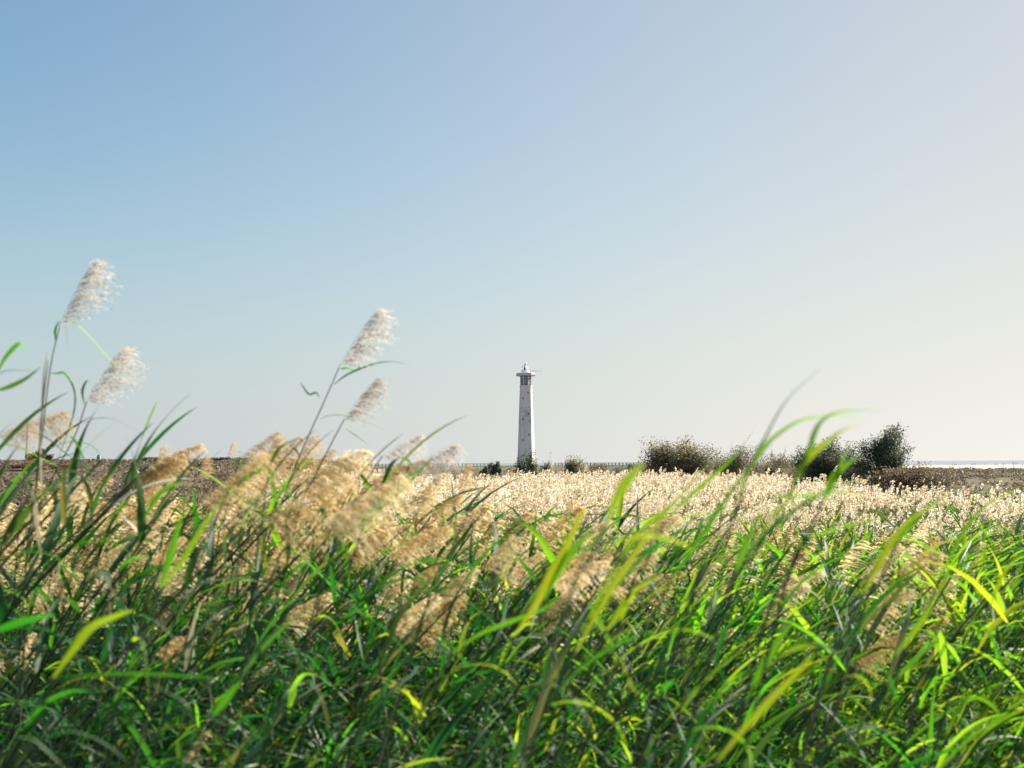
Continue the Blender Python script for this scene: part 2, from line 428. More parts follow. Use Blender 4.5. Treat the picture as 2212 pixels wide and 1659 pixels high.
M_rod = solid_mat('antenna_metal', (0.30, 0.22, 0.27), None, 1, 0.5)

LX = P(1137, 1000, 680).x
LZ = Gz(LX, 680)
LH = thing('lighthouse', (LX, 680, LZ), 'tall tapering white lighthouse with a glazed blue watch room under a wide slab', 'lighthouse')
def octo(w, ch, z, k=1.0):
    h = w / 2
    cy = ch * k
    return [(-h + ch, -h, z), (h - ch, -h, z), (h, -h + cy, z), (h, h - cy, z), (h - ch, h, z), (-h + ch, h, z), (-h, h - cy, z), (-h, -h + cy, z)]
DZ = 2.6 - LZ                     # heights below are measured above the visible foot of the tower
def zz(z): return z + DZ
t = T()
lv = [(-3, 11.1, 2.05), (0, 10.9, 2.0), (12, 9.85, 1.7), (20.8, 9.15, 1.47), (21.0, 9.12, 1.46), (34.9, 8.1, 1.12), (35.1, 8.09, 1.12), (46.3, 7.2, 0.75), (46.5, 7.45, 0.78), (47.3, 7.45, 0.78)]
for (a, wa, ca), (b, wb, cb) in zip(lv[:-1], lv[1:]):
    prism(t, octo(wa, ca, zz(a), 1.7), octo(wb, cb, zz(b), 1.7), caps=(b == 47.3))
link('tower', t.mesh('tower', M_plaster, smooth=False), LH)
def tw(z): return 10.9 + (7.2 - 10.9) * z / 46.3
for px, pz in ((1.2, 42.8), (-1.7, 39.4), (1.45, 30.2), (-1.9, 27.1), (1.65, 17.8), (-2.0, 14.7), (1.8, 5.3)):
    t = T(); f = -tw(pz) / 2
    box(t, (-0.24, -0.06, -0.55), (0.24, 0.3, 0.55))
    wv = link('window', t.mesh('window', M_hole, smooth=False), LH, (px, f - 0.02, zz(pz)))
    t = T()
    box(t, (-0.32, -0.10, -0.72), (0.32, 0.2, -0.56))
    link('sill', t.mesh('sill', M_conc, smooth=False), wv)
# glazed watch room: eight glass sides between posts
rw, rc = 6.35, 1.75
oc = octo(rw, rc, 0)
for i in range(8):
    a = Vector(oc[i]); b = Vector(oc[(i + 1) % 8])
    t = T(); n = Vector(((a.y - b.y), (b.x - a.x), 0)).normalized() * -1
    d = (b - a)
    prism(t, [tuple(a + Vector((0, 0, zz(47.3)))), tuple(b + Vector((0, 0, zz(47.3)))), tuple(b - n * 0.08 + Vector((0, 0, zz(47.3)))), tuple(a - n * 0.08 + Vector((0, 0, zz(47.3))))],
          [tuple(a + Vector((0, 0, zz(53.1)))), tuple(b + Vector((0, 0, zz(53.1)))), tuple(b - n * 0.08 + Vector((0, 0, zz(53.1)))), tuple(a - n * 0.08 + Vector((0, 0, zz(53.1))))])
    pane = link('glazing', t.mesh('glazing', M_pane, smooth=False), LH)
    t = T()
    nb = 3 if i % 2 == 0 else 2
    for k in range(1, nb + 1):
        c = a + d * (k / (nb + 1.0))
        tube(t, [c + n * 0.06 + Vector((0, 0, zz(47.35))), c + n * 0.06 + Vector((0, 0, zz(53.05)))], 0.065, 4, cap=False)
    for k in range(1, 4):
        z = zz(47.3 + 5.8 * k / 4 + (0.3 if k == 3 else 0))
        tube(t, [a + n * 0.07 + Vector((0, 0, z)), b + n * 0.07 + Vector((0, 0, z))], 0.075, 4, cap=False)
    g = tag(link('glazing_bar', t.mesh('glazing_bar', M_white, smooth=False), pane), kind='stuff')
    t = T()
    tube(t, [a * 1.01 + Vector((0, 0, zz(47.3))), a * 1.01 + Vector((0, 0, zz(53.1)))], 0.22, 6, cap=False)
    link('post', t.mesh('post', M_plaster), LH)
t = T()
prism(t, octo(11.2, 2.6, zz(53.1)), octo(11.4, 2.6, zz(53.5))); prism(t, octo(11.4, 2.6, zz(53.5)), octo(11.4, 2.6, zz(54.4)))
link('gallery_slab', t.mesh('gallery_slab', M_conc, smooth=False), LH)
t = T(); prism(t, octo(10.6, 2.4, zz(54.4)), octo(10.5, 2.4, zz(54.7)))
link('parapet', t.mesh('parapet', M_plaster, smooth=False), LH)
t = T(); prism(t, octo(4.9, 1.2, zz(54.7)), octo(4.7, 1.15, zz(56.3)))
link('lantern_base', t.mesh('lantern_base', M_white, smooth=False), LH)
t = T(); prism(t, octo(4.6, 1.2, 0), octo(4.4, 1.2, 0.12))
lan = link('lantern', t.mesh('lantern', M_white, smooth=False), LH, (-0.6, 0, zz(56.3)))
def ring(r, z, n=16): return [(r * math.cos(2 * math.pi * k / n), r * math.sin(2 * math.pi * k / n), z) for k in range(n + 1)]
t = T(); prism(t, ring(2.15, 0.12)[:-1], ring(2.15, 0.28)[:-1]); link('lantern_deck', t.mesh('lantern_deck', M_blue, smooth=False), lan)
t = T()
for z in (1.1, 2.05): tube(t, ring(2.0, z), 0.09, 4, cap=False)
for k in range(10):
    a = 2 * math.pi * k / 10
    tube(t, [(2.0 * math.cos(a), 2.0 * math.sin(a), 0.25), (2.0 * math.cos(a), 2.0 * math.sin(a), 2.1)], 0.07, 4)
    tube(t, [(2.0 * math.cos(a), 2.0 * math.sin(a), 2.05), (1.2 * math.cos(a), 1.2 * math.sin(a), 2.9), (0.15 * math.cos(a), 0.15 * math.sin(a), 3.2)], 0.07, 4)
link('railing', t.mesh('railing', M_white), lan)
t = T(); tube(t, [(0, 0, 0.2), (0, 0, 0.9), (0, 0, 1.0), (0, 0, 1.7), (0, 0, 1.8), (0, 0, 3.6)], [0.55, 0.55, 0.85, 0.85, 0.3, 0.2], 12)
link('lens', t.mesh('lens', M_pane), lan)
t = T(); tube(t, [(0.6, 0, 3.45), (0.6, 0, 3.6), (0.6, 0, 3.9), (0.6, 0, 4.3), (0.6, 0, 4.65), (0.6, 0, 4.8), (0.6, 0, 5.6)], [0.1, 0.4, 0.62, 0.66, 0.4, 0.06, 0.03], 12)
link('finial_ball', t.mesh('finial_ball', M_white), lan)
t = T(); tube(t, [(0.75, -0.72, 4.1), (0.75, -0.60, 4.1)], [0.3, 0.3], 10); link('beacon_eye', t.mesh('beacon_eye', M_hole), lan)
t = T()
tube(t, [(2.7, -1.5, zz(56.0)), (9.1, -1.5, zz(55.95))], 0.13, 6)
tube(t, [(4.6, -1.5, zz(54.6)), (4.6, -1.5, zz(56.0))], 0.06, 5)
tube(t, [(8.95, -1.5, zz(55.95)), (9.05, -1.5, zz(55.95)), (9.35, -1.5, zz(55.95)), (9.4, -1.5, zz(55.95))], [0.1, 0.24, 0.24, 0.1], 6)
link('antenna', t.mesh('antenna', M_rod), LH)
t = T()
tube(t, [(3.2, -0.8, zz(48.7)), (3.9, -0.8, zz(48.7))], 0.05, 5); tube(t, [(3.85, -0.8, zz(48.7)), (3.95, -0.8, zz(48.7)), (4.35, -0.8, zz(48.7)), (4.4, -0.8, zz(48.7))], [0.1, 0.36, 0.36, 0.15], 10)
link('floodlight', t.mesh('floodlight', M_white), LH)

# ------------------------------------------------------------------ boardwalk railing by the sea, posts, rock
M_wood = solid_mat('weathered_wood', (0.14, 0.12, 0.11), (0.24, 0.21, 0.19), 6, 0.85)
def boardwalk(x0, x1, y, label):
    z = 2.5
    o = thing('boardwalk', ((x0 + x1) / 2, y, Gz((x0 + x1) / 2, y)), label, 'boardwalk', 'boardwalk stretches along the shore')
    c = o.location
    t = T(); box(t, (x0 - c.x, -0.9, z - 0.12 - c.z), (x1 - c.x, 0.9, z - c.z)); link('deck', t.mesh('deck', M_white, smooth=False), o)
    t = T()
    for s in (-0.85, 0.85): box(t, (x0 - c.x, s - 0.05, z + 0.98 - c.z), (x1 - c.x, s + 0.05, z + 1.1 - c.z)); box(t, (x0 - c.x, s - 0.04, z + 0.5 - c.z), (x1 - c.x, s + 0.04, z + 0.57 - c.z))
    link('rail', t.mesh('rail', M_wood, smooth=False), o)
    t = T()
    for x in np.arange(x0, x1, 1.5):
        for s in (-0.85, 0.85): box(t, (x - c.x - 0.09, s - 0.09, -0.4), (x - c.x + 0.09, s + 0.09, z + 1.05 - c.z))
    tag(link('post', t.mesh('post', M_wood, smooth=False), o), kind='stuff')
boardwalk(P(700, 1000, 470).x, P(1068, 1000, 470).x, 470, 'long wooden boardwalk railing on the horizon between tall silvery plumes and the lighthouse')
boardwalk(P(1176, 1000, 480).x, P(1420, 1000, 480).x, 480, 'wooden boardwalk railing on the horizon between the lighthouse and the biggest bush')
p = P(213.5, 993, 104); z0 = Gz(p.x, 104)
t = T(); prism(t, [(-0.16, -0.16, -0.2), (0.16, -0.16, -0.2), (0.16, 0.16, -0.2), (-0.16, 0.16, -0.2)], [(-0.15, -0.15, 0.62), (0.15, -0.15, 0.62), (0.15, 0.15, 0.62), (-0.15, 0.15, 0.62)])
prism(t, [(-0.13, -0.13, 0.62), (0.13, -0.13, 0.62), (0.13, 0.13, 0.62), (-0.13, 0.13, 0.62)], [(-0.11, -0.11, 0.80), (0.12, -0.11, 0.84), (0.12, 0.11, 0.84), (-0.11, 0.11, 0.80)])
tag(link('stone_post', t.mesh('stone_post', solid_mat('post_stone', (0.25, 0.24, 0.22), (0.42, 0.40, 0.37), 5, 0.9), smooth=False), None, (p.x, 104, z0)), 'short grey stone post standing alone on the crest of the scrubby rise', 'post')
def rock(u, v, d, s, label, seed):
    r = np.random.default_rng(seed); p = P(u, v, d)
    bm = bmesh.new(); bmesh.ops.create_icosphere(bm, subdivisions=2, radius=1)
    for q in bm.verts:
        k = 1 + 0.22 * r.normal()
        q.co = Vector((q.co.x * k * s[0], q.co.y * k * s[1], max(-0.3, q.co.z) * k * s[2]))
    me = bpy.data.meshes.new('rock'); bm.to_mesh(me); bm.free(); me.materials.append(M_rock)
    tag(link('rock', me, None, (p.x, d, Gz(p.x, d) + 0.05)), label, 'rock')
M_rock = solid_mat('pale_rock', (0.42, 0.33, 0.22), (0.58, 0.48, 0.34), 3, 0.9, bump=0.5)
rock(285, 1014, 84, (0.55, 0.4, 0.32), 'pale tan rock lying in the dark scrub below the stone post', 3)

# ------------------------------------------------------------------ people and posts on the beach
def person(u, d, pose, shirt, legs, label, face=0.0, s=1.0):
    p = P(u, 1000, d); z = max(Gz(p.x, d), -0.5)
    J = {'stand': [(0, 0, .93), (0, 0, 1.18), (0, 0, 1.42), (0, 0, 1.52), (0, -.02, 1.66), (.09, 0, .9), (.10, -.02, .5), (.10, 0, .06), (.10, -.12, .03), (-.09, 0, .9), (-.11, -.03, .5), (-.12, .02, .06), (-.12, -.10, .03), (.19, 0, 1.38), (.25, .02, 1.1), (.24, -.10, .86), (-.19, 0, 1.38), (-.26, .02, 1.1), (-.25, -.1, .86)],
         'walk': [(0, 0, .92), (0, -.02, 1.18), (0, -.03, 1.42), (0, -.05, 1.52), (0, -.07, 1.65), (.09, 0, .9), (.10, -.22, .52), (.10, -.20, .08), (.10, -.33, .06), (-.09, 0, .9), (-.10, .10, .5), (-.10, .36, .16), (-.10, .30, .05), (.19, -.02, 1.38), (.24, .16, 1.12), (.22, .22, .88), (-.19, -.02, 1.38), (-.24, -.16, 1.12), (-.2, -.32, .95)],
         'sit': [(0, 0, .14), (0, .08, .38), (0, .08, .62), (0, .05, .72), (0, .02, .86), (.10, 0, .14), (.14, -.32, .45), (.12, -.52, .06), (.12, -.64, .04), (-.10, 0, .14), (-.14, -.34, .42), (-.12, -.55, .06), (-.12, -.66, .04), (.19, .07, .58), (.25, -.1, .36), (.18, -.3, .4), (-.19, .07, .58), (-.27, .14, .3), (-.26, .28, .05)],
         'lie': [(0, 0, .12), (0, .25, .16), (0, .48, .24), (0, .57, .30), (0, .70, .36), (.09, -.04, .12), (.10, -.42, .14), (.10, -.82, .08), (.10, -.88, .16), (-.09, -.04, .12), (-.11, -.40, .30), (-.11, -.74, .08), (-.11, -.84, .06), (.19, .44, .22), (.28, .55, .10), (.26, .3, .06), (-.19, .44, .22), (-.28, .5, .1), (-.2, .22, .14)]}[pose]
    E = [(0, 1), (1, 2), (2, 3), (3, 4), (0, 5), (5, 6), (6, 7), (7, 8), (0, 9), (9, 10), (10, 11), (11, 12), (2, 13), (13, 14), (14, 15), (2, 16), (16, 17), (17, 18)]
    rad = [.15, .14, .15, .06, .115, .095, .065, .045, .035, .095, .065, .045, .035, .065, .042, .03, .065, .042, .03]
    me = bpy.data.meshes.new('person'); me.from_pydata([Vector(j) for j in J], E, [])
    o = link('person', me, None, (p.x, d, z)); o.rotation_euler = (0, 0, face); o.scale = (s, s, s)
    m = o.modifiers.new('skin', 'SKIN')
    for v, r in zip(me.skin_vertices[0].data, rad): v.radius = (r, r * 0.85)
    me.skin_vertices[0].data[0].use_root = True
    ss = o.modifiers.new('sub', 'SUBSURF'); ss.levels = ss.render_levels = 1
    # one body surface, coloured by height: legs, shirt, head
    mt, nt, N, L, out = new_mat('clothes'); pb = N.new('ShaderNodeBsdfPrincipled'); pb.inputs['Roughness'].default_value = 0.8
    tc = N.new('ShaderNodeTexCoord'); sp = N.new('ShaderNodeSeparateXYZ'); L.new(tc.outputs['Object'], sp.inputs[0])
    if pose in ('stand', 'walk'): st = [(0.0, legs), (0.53, shirt), (0.85, (0.42, 0.26, 0.18)), (0.95, (0.03, 0.02, 0.015))]; src = math_node(N, L, 'DIVIDE', sp.outputs[2], 1.75)
    elif pose == 'sit': st = [(0.0, legs), (0.3, shirt), (0.74, (0.42, 0.26, 0.18)), (0.88, (0.03, 0.02, 0.015))]; src = sp.outputs[2]
    else: st = [(0.0, (0.42, 0.26, 0.18)), (0.5, legs), (0.6, shirt), (0.9, (0.42, 0.26, 0.18))]; src = math_node(N, L, 'ADD', math_node(N, L, 'MULTIPLY', sp.outputs[1], 0.6), 0.55)
    cr = ramp(N, st); cr.color_ramp.interpolation = 'CONSTANT'; L.new(src, cr.inputs[0])
    L.new(cr.outputs[0], pb.inputs['Base Color']); L.new(pb.outputs[0], out.inputs[0])
    me.materials.append(mt)
    tag(o, label, 'person', 'people on the far beach')
NAVY, BLK, RED, BLU, TAN, WHT = (0.03, 0.03, 0.10), (0.02, 0.02, 0.025), (0.30, 0.04, 0.05), (0.05, 0.06, 0.28), (0.35, 0.22, 0.15), (0.7, 0.7, 0.7)
PEOPLE = [
    (1982, 930, 'walk', BLU, BLK, 'person in blue walking on the sand nearest the right-hand tree', 1.2),
    (1999, 900, 'stand', WHT, BLK, 'slim person in a pale top standing on the sand beside the person in blue', 0.4),
    (2051.5, 800, 'sit', RED, TAN, 'person in dark red sitting low on the sand beneath the paired strollers', 0.5),
    (2062, 905, 'walk', BLU, NAVY, 'person in blue and navy, outer one of a close pair on the beach', 1.4),
    (2065, 905, 'stand', BLK, BLK, 'person all in black, inner one of a close pair on the beach', -1.2),
    (2080, 960, 'walk', WHT, NAVY, 'person in a white top striding along the waterline alone', 1.5),
    (2089, 790, 'lie', RED, BLK, 'person in red lying stretched out on the sand below the waterline walkers', 1.3),
    (2099, 965, 'stand', NAVY, BLK, 'person in navy standing at the waterline, first of three from the tree', 0.0),
    (2104, 955, 'walk', NAVY, NAVY, 'person in navy striding at the waterline, middle of three', 1.4),
    (2107.5, 985, 'walk', BLU, NAVY, 'person in bright blue at the waterline, last of three from the tree', -1.4),
    (2128, 955, 'walk', BLU, BLU, 'person all in blue wading alone between two groups on the beach', 0.8),
    (2147, 890, 'sit', RED, TAN, 'person in red seated at the edge of the seated beach party', 0.9),
    (2151, 900, 'stand', NAVY, BLK, 'person in navy standing over the seated beach party', 0.2),
    (2154.5, 890, 'sit', BLU, NAVY, 'person in blue seated beside the one standing over the beach party', -0.7),
    (2168, 930, 'stand', BLK, BLK, 'tall dark person standing alone near the right edge of the beach', 0.1),
    (2193.7, 980, 'stand', RED, BLK, 'person in red at the waterline by the frame edge, inner of two', 0.3),
    (2197, 980, 'walk', NAVY, BLK, 'person in navy at the waterline by the frame edge, outer of two', 1.2),
    (2209, 640, 'stand', RED, BLK, 'person in red standing where the scrub meets the sand at the frame edge', 0.6),
    (1212, 478.5, 'walk', RED, BLK, 'person in a red top walking on the boardwalk just past the lighthouse', 1.4)]
for q in PEOPLE: person(q[0], q[1] * 0.84 if q[1] > 700 else q[1], *q[2:])
# the one on the boardwalk stands on its deck
bpy.data.objects[[o.name for o in bpy.data.objects if o.get('label', '').startswith('person in a red top')][0]].location.z = 2.5
def beach_post(u, d, h, arm, label):
    p = P(u, 1000, d)
    t = T(); tube(t, [(0, 0, -0.4), (0, 0, h)], [0.14, 0.11], 6)
    if arm: box(t, (-arm, -0.05, h - 0.35), (arm, 0.05, h - 0.1))
    tag(link('beach_post', t.mesh('beach_post', M_wood, smooth=False), None, (p.x, d, Gz(p.x, d))), label, 'post')
beach_post(2057, 640, 1.9, 0, 'plain short dark post where the scrub meets the sand, below the lone striding walker')
beach_post(2189, 600, 2.6, 0.55, 'dark T-shaped post where the scrub meets the sand, below the tall lone beachgoer')

# ------------------------------------------------------------------ shrubs and trees
def leaf_quads(r, C, size, up=0.5, aspect=0.45):
    """Diamond leaves at the points C."""
    n = len(C)
    d = r.normal(size=(n, 3)); d[:, 2] += up; d /= np.linalg.norm(d, axis=1)[:, None]
    w = np.cross(d, r.normal(size=(n, 3))); w /= np.linalg.norm(w, axis=1)[:, None]
    s = size * r.uniform(0.6, 1.35, n)[:, None]
    V = np.stack([C - d * s * 0.5, C + w * s * aspect * 0.5, C + d * s * 0.5, C - w * s * aspect * 0.5], 1).reshape(-1, 3)
    return V, np.arange(n * 4).reshape(-1, 4)

def shrub(name, u, vtop, wpx, d, mat, nleaf, label, cat, seed, lobes=26, size=0.22, wispy=0.25, trunk=0.0, lean=0.04, spread=0.105, x=None, ystretch=0.8):
    r = np.random.default_rng(seed)
    px = P(u, 1000, d).x; z0 = Gz(px, d); H = P(u, vtop, d).z - z0; W = wpx * KD * d / 2 * (1.04 if lobes >= 24 else 1.5)
    o = thing(name, (px, d, z0), label, cat, 'shrubs and trees scattered over the plain')
    tips = []
    nm = max(3, lobes // 4)
    mains = []
    for k in range(nm):
        x_ = -0.72 + 1.44 * (k + 0.5) / nm + r.normal() * 0.06
        h_ = (1 - (0.30 if nm > 6 else 0.85) * abs(x_) ** 1.6) * r.uniform(0.80, 1.0)
        mains.append((x_ * W, r.normal() * 0.28 * W * ystretch, h_))
    mains[int(r.integers(nm // 4, nm - nm // 4))] = (mains[nm // 2][0] + r.normal() * 0.15 * W, 0.0, 1.0)
    for k in range(lobes):
        mx_, my_, h_ = mains[k % nm]
        rx_, rz_ = W * r.uniform(0.20, 0.30) * (1.5 if nm < 6 else 1.0), H * h_ * 0.42
        a = r.uniform(0, 2 * math.pi); e = r.uniform(-0.75, 1.0)
        q = math.sqrt(max(0.0, 1 - e * e))
        cz_ = trunk * H + (H * h_ * 0.93 - trunk * H) * 0.52
        tips.append((mx_ + q * math.cos(a) * rx_ + lean * H * max(0, e), my_ + q * math.sin(a) * rx_, cz_ + e * min(rz_, H * h_ * 0.93 - cz_)))
    tips = np.array(tips)
    C, S = [], []
    per = int(nleaf * 2.9) // lobes
    for tp in tips:
        k = int(per * r.uniform(0.5, 1.5)) + 3
        c = tp + np.clip(r.normal(size=(k, 3)), -1.6, 1.6) * np.array([W, W * 0.8, H * 0.62]) * spread * r.uniform(0.8, 1.5)
        back = r.uniform(0, 0.55, k)[:, None] ** 2.2
        C.append(c * (1 - back) + np.array([lean * H * 0.3, 0, trunk * H]) * back)
        S.append(np.full(k, r.uniform(0, 0.9)))
    # wispy twigs standing out of the outline
    tw_ = T()
    for k in range(int(lobes * 0.8)):
        tp = tips[r.integers(lobes)]
        q = tp * np.array([1, 1, 1]); dirn = np.array([q[0] / W + 0.35, q[1] / W * 0.5, 0.9 + r.normal() * 0.3]); dirn /= np.linalg.norm(dirn)
        ln = H * wispy * r.uniform(0.5, 1.3)
        e = q + dirn * ln
        tube(tw_, [q * 0.75, q, e], [0.03, 0.02, 0.008], 3, cap=False)
        m = max(3, int(nleaf * 0.002))
        f = r.uniform(0, 1, m)[:, None]
        C.append(q + dirn * ln * f + r.normal(size=(m, 3)) * 0.05 * ln); S.append(np.full(m, r.uniform(0, 0.9)))
    C = np.concatenate(C); S = np.concatenate(S)
    C[:, 2] = np.maximum(C[:, 2], 0.03 * H)
    V, F = leaf_quads(r, C, size * 1.02, 0.5, 0.64)
    tint = np.repeat(np.clip(S + r.uniform(0, 0.12, len(C)), 0, 0.99), 4)
    link('crown', mesh_np('crown', V, F, mat, None, tint), o)
    for k in range(min(lobes, 16)):
        tp = tips[k]
        b = np.array([r.normal() * 0.08 * W, r.normal() * 0.08 * W, -0.15])
        mid = b + (tp - b) * 0.5 + np.array([r.normal() * 0.05 * W, 0, 0.08 * H])
        tube(tw_, [b, (b + mid) / 2 + np.array([0, 0, 0.05 * H]), mid, tp], [0.014 * H + 0.02, 0.011 * H + 0.015, 0.008 * H + 0.01, 0.01], 5, cap=False)
    link('trunk', tw_.mesh('trunk', M_bark), o)
    return o

shrub('shrub', 1465, 935, 150, 140, M_olive, 7500, 'biggest rounded olive bush on the plain with a dense ragged crown', 'bush', 1, 46, 0.20, 0.16, spread=0.15)
shrub('shrub', 1578, 958, 140, 150, M_olive, 5200, 'thin wispy grey bush reaching sideways beside the biggest olive bush', 'bush', 2, 30, 0.17, 0.45, lean=0.3, spread=0.14)
shrub('shrub', 1690, 972, 150, 158, M_olive, 5200, 'low brownish scrub bush between the wispy grey bush and the dark thicket', 'bush', 3, 20, 0.18, 0.35)
shrub('shrub', 1795, 943, 140, 143, M_dark, 8000, 'dark green thicket bush touching the tree with bare trunks', 'bush', 4, 38, 0.2, 0.22, spread=0.15)
shrub('tree', 1893, 926, 138, 135, M_dark, 7000, 'airy dark tree with bare leaning trunks showing under its crown', 'tree', 5, 30, 0.19, 0.22, trunk=0.22, spread=0.13, lean=0.2)
shrub('shrub', 1965, 1000, 160, 126, M_brown, 3200, 'low brown bush spreading out at the foot of the airy tree', 'bush', 6, 30, 0.2, 0.2, spread=0.16)
shrub('shrub', 1137, 978, 46, 128, M_herb, 3600, 'round green bush in front of the foot of the lighthouse', 'bush', 7, 18, 0.15, 0.12, spread=0.17)
shrub('shrub', 1184, 991, 40, 190, M_grey, 900, 'small spiky grey bush just beside the foot of the lighthouse', 'bush', 8, 14, 0.22, 0.4)
shrub('shrub', 1240, 988, 62, 150, M_olive, 2600, 'mound of olive brown bush between the lighthouse and the small dark bush', 'bush', 9, 20, 0.18, 0.12, spread=0.16)
shrub('shrub', 1295, 1000, 60, 148, M_brown, 1500, 'low brown bush trailing off beside the olive brown mound', 'bush', 10, 14, 0.18, 0.1, spread=0.16)
shrub('shrub', 1346, 985, 42, 175, M_dark, 1600, 'small dark green bush standing alone before the boardwalk railing', 'bush', 11, 16, 0.2, 0.22, spread=0.15)
shrub('shrub', 1053, 997, 26, 260, M_dark, 700, 'tiny dark bush on the horizon, farther from the lighthouse of two', 'bush', 12, 10, 0.3, 0.15)
shrub('shrub', 1073, 996, 32, 250, M_grey, 800, 'tiny grey bush on the horizon, nearer the lighthouse of two', 'bush', 13, 10, 0.3, 0.15)
shrub('shrub', 372, 977, 26, 112, M_grey, 420, 'pair of slender grey green saplings on the crest of the rise', 'sapling', 14, 7, 0.15, 0.5)
shrub('shrub', 320, 986, 56, 100, M_olive, 1500, 'olive bush on the rise beside the slender saplings', 'bush', 15, 16, 0.13, 0.25)
shrub('shrub', 84, 966, 44, 104, M_dark, 1500, 'dark round bush on the rise behind the tallest silvery plumes', 'bush', 16, 14, 0.16, 0.25)
shrub('shrub', 92, 988, 96, 88, M_rust, 1500, 'rusty red dry bush on the rise in front of the dark round bush', 'bush', 17, 22, 0.12, 0.15)
shrub('shrub', 478, 984, 46, 108, M_dark, 1300, 'dark bush on the crest of the rise behind the tan plumes', 'bush', 18, 14, 0.16, 0.2)
shrub('shrub', 215, 994, 46, 98, M_olive, 700, 'low olive bush on the crest beside the short stone post', 'bush', 19, 12, 0.12, 0.15)

# ------------------------------------------------------------------ low scrub on the plain and the rise (one mass)
def cushion(r, n, q=0.62):
    th = r.uniform(0, 2 * math.pi, n); ph = np.arccos(r.uniform(0.02, 1, n)); rr = r.uniform(0.75, 1.05, n)
    C = np.stack([rr * np.sin(ph) * np.cos(th), rr * np.sin(ph) * np.sin(th), 0.62 * rr * np.cos(ph)], 1)
    V, F = leaf_quads(r, C, q, 0.4, 0.55)
    t = T(); t.add(V, F, 0, np.repeat(r.uniform(0, 0.10, n), 4)); return t
def scatter_scrub(name, mat, xs, ys_, rad, nq, seed, label, tints=None, qs=0.62):
    r = np.random.default_rng(seed); t = T()
    k = r.integers(0, 4, len(xs)); zs = gz(xs, ys_)
    for j in range(4):
        q = k == j
        if not q.any(): continue
        A = rotz(r.uniform(0, 6.28, q.sum())) * (rad[q] * r.uniform(0.6, 1.5, q.sum()))[:, None, None]
        t.scatter(cushion(r, nq, qs), A, np.stack([xs[q], ys_[q], zs[q] - 0.03], 1), (tints[q] if tints is not None else r.uniform(0, 0.88, q.sum())))
    o = link(name, t.mesh(name, mat)); tag(o, label, 'scrub', None, 'stuff')
def rnd_area(r, n, y0, y1, u0, u1, p=1.0):
    y = (r.uniform(y0 ** (p + 1), y1 ** (p + 1), n)) ** (1 / (p + 1))
    return (r.uniform(u0, u1, n) - 1106) * KD * y, y
r = np.random.default_rng(5)
x, y = rnd_area(r, 8000, 42, 150, -120, 900); k = (wob(x, y, 6.0) + r.normal(size=len(x)) * 0.5) > -0.55
scatter_scrub('scrub', M_scrub, x[k], y[k], np.interp(wob(x[k], y[k], 9.0, 4.0), [-0.8, 0.9], [0.32, 0.62]), 20, 31, 'dark purplish cushion scrub covering the rise behind the reeds', None, 0.50)
x, y = rnd_area(r, 3600, 66, 470, 1700, 2420, 0.6); k = (wob(x, y, 14.0) + r.normal(size=len(x)) * 0.4) > -0.1
x, y = x[k], y[k]
scatter_scrub('scrub', M_scrub, x, y, 0.45 + y / 900, 20, 32, 'brown and grey cushion scrub on the plain before the beach')
x, y = rnd_area(r, 3600, 100, 462, 640, 1720, 0.6); k = (wob(x, y, 17.0) + r.normal(size=len(x)) * 0.4) > -0.1
x, y = x[k], y[k]
scatter_scrub('scrub', M_olive, x, y, np.interp(y, [100, 330, 400, 470], [0.6, 0.9, 0.55, 0.3]), 16, 33, 'olive cushion scrub on the low dunes around the lighthouse')
x, y = rnd_area(r, 2200, 47, 92, 1750, 2420, 0.8)
scatter_scrub('herbs', M_herb, x, y, np.full(len(x), 0.45), 24, 34, 'green leafy herbs behind the pale reed field')

# ------------------------------------------------------------------ reeds
def leaf_tpl(r, nseg, L=1.0, W=0.055, a0=1.0, droop=1.4, pw=1.3, twist=0.5, fold=0.25, sway=0.0, flat=False, m=0):
    """One reed leaf: starts at the origin, runs along +X, rises at angle a0 and bends over."""
    s = np.linspace(0, 1, nseg + 1)
    ang = a0 - droop * s ** pw
    sp = 0.5 * (s[1:] + s[:-1]); am = a0 - droop * sp ** pw
    x = np.concatenate([[0], np.cumsum(np.cos(am))]) * L / nseg; z = np.concatenate([[0], np.cumsum(np.sin(am))]) * L / nseg
    p = np.stack([x, sway * L * s ** 2, z], 1)
    tg = np.stack([np.cos(ang), 2 * sway * s, np.sin(ang)], 1); tg /= np.linalg.norm(tg, axis=1)[:, None]
    b = np.cross(np.array([0, 1.0, 0]), tg) * -1
    y = np.cross(b, tg); y /= np.linalg.norm(y, axis=1)[:, None]
    tw = twist * s
    side = y * np.cos(tw)[:, None] + b * np.sin(tw)[:, None]
    nrm = np.cross(tg, side)
    w = W * L * np.minimum(1, 0.35 + 0.65 * s / 0.18) * (1 - s) ** 0.75 * 0.5
    w[-1] = 0.0006
    t = T()
    if flat:
        V = np.concatenate([p - side * w[:, None], p + side * w[:, None]])
        n = nseg + 1
        F = [(i, i + 1, n + i + 1, n + i) for i in range(nseg)]
    else:
        V = np.concatenate([p - side * w[:, None] + nrm * (fold * w)[:, None], p, p + side * w[:, None] + nrm * (fold * w)[:, None]])
        n = nseg + 1
        F = [(i, i + 1, n + i + 1, n + i) for i in range(nseg)] + [(n + i, n + i + 1, 2 * n + i + 1, 2 * n + i) for i in range(nseg)]
    t.add(V, F, m, 0.0)
    return t

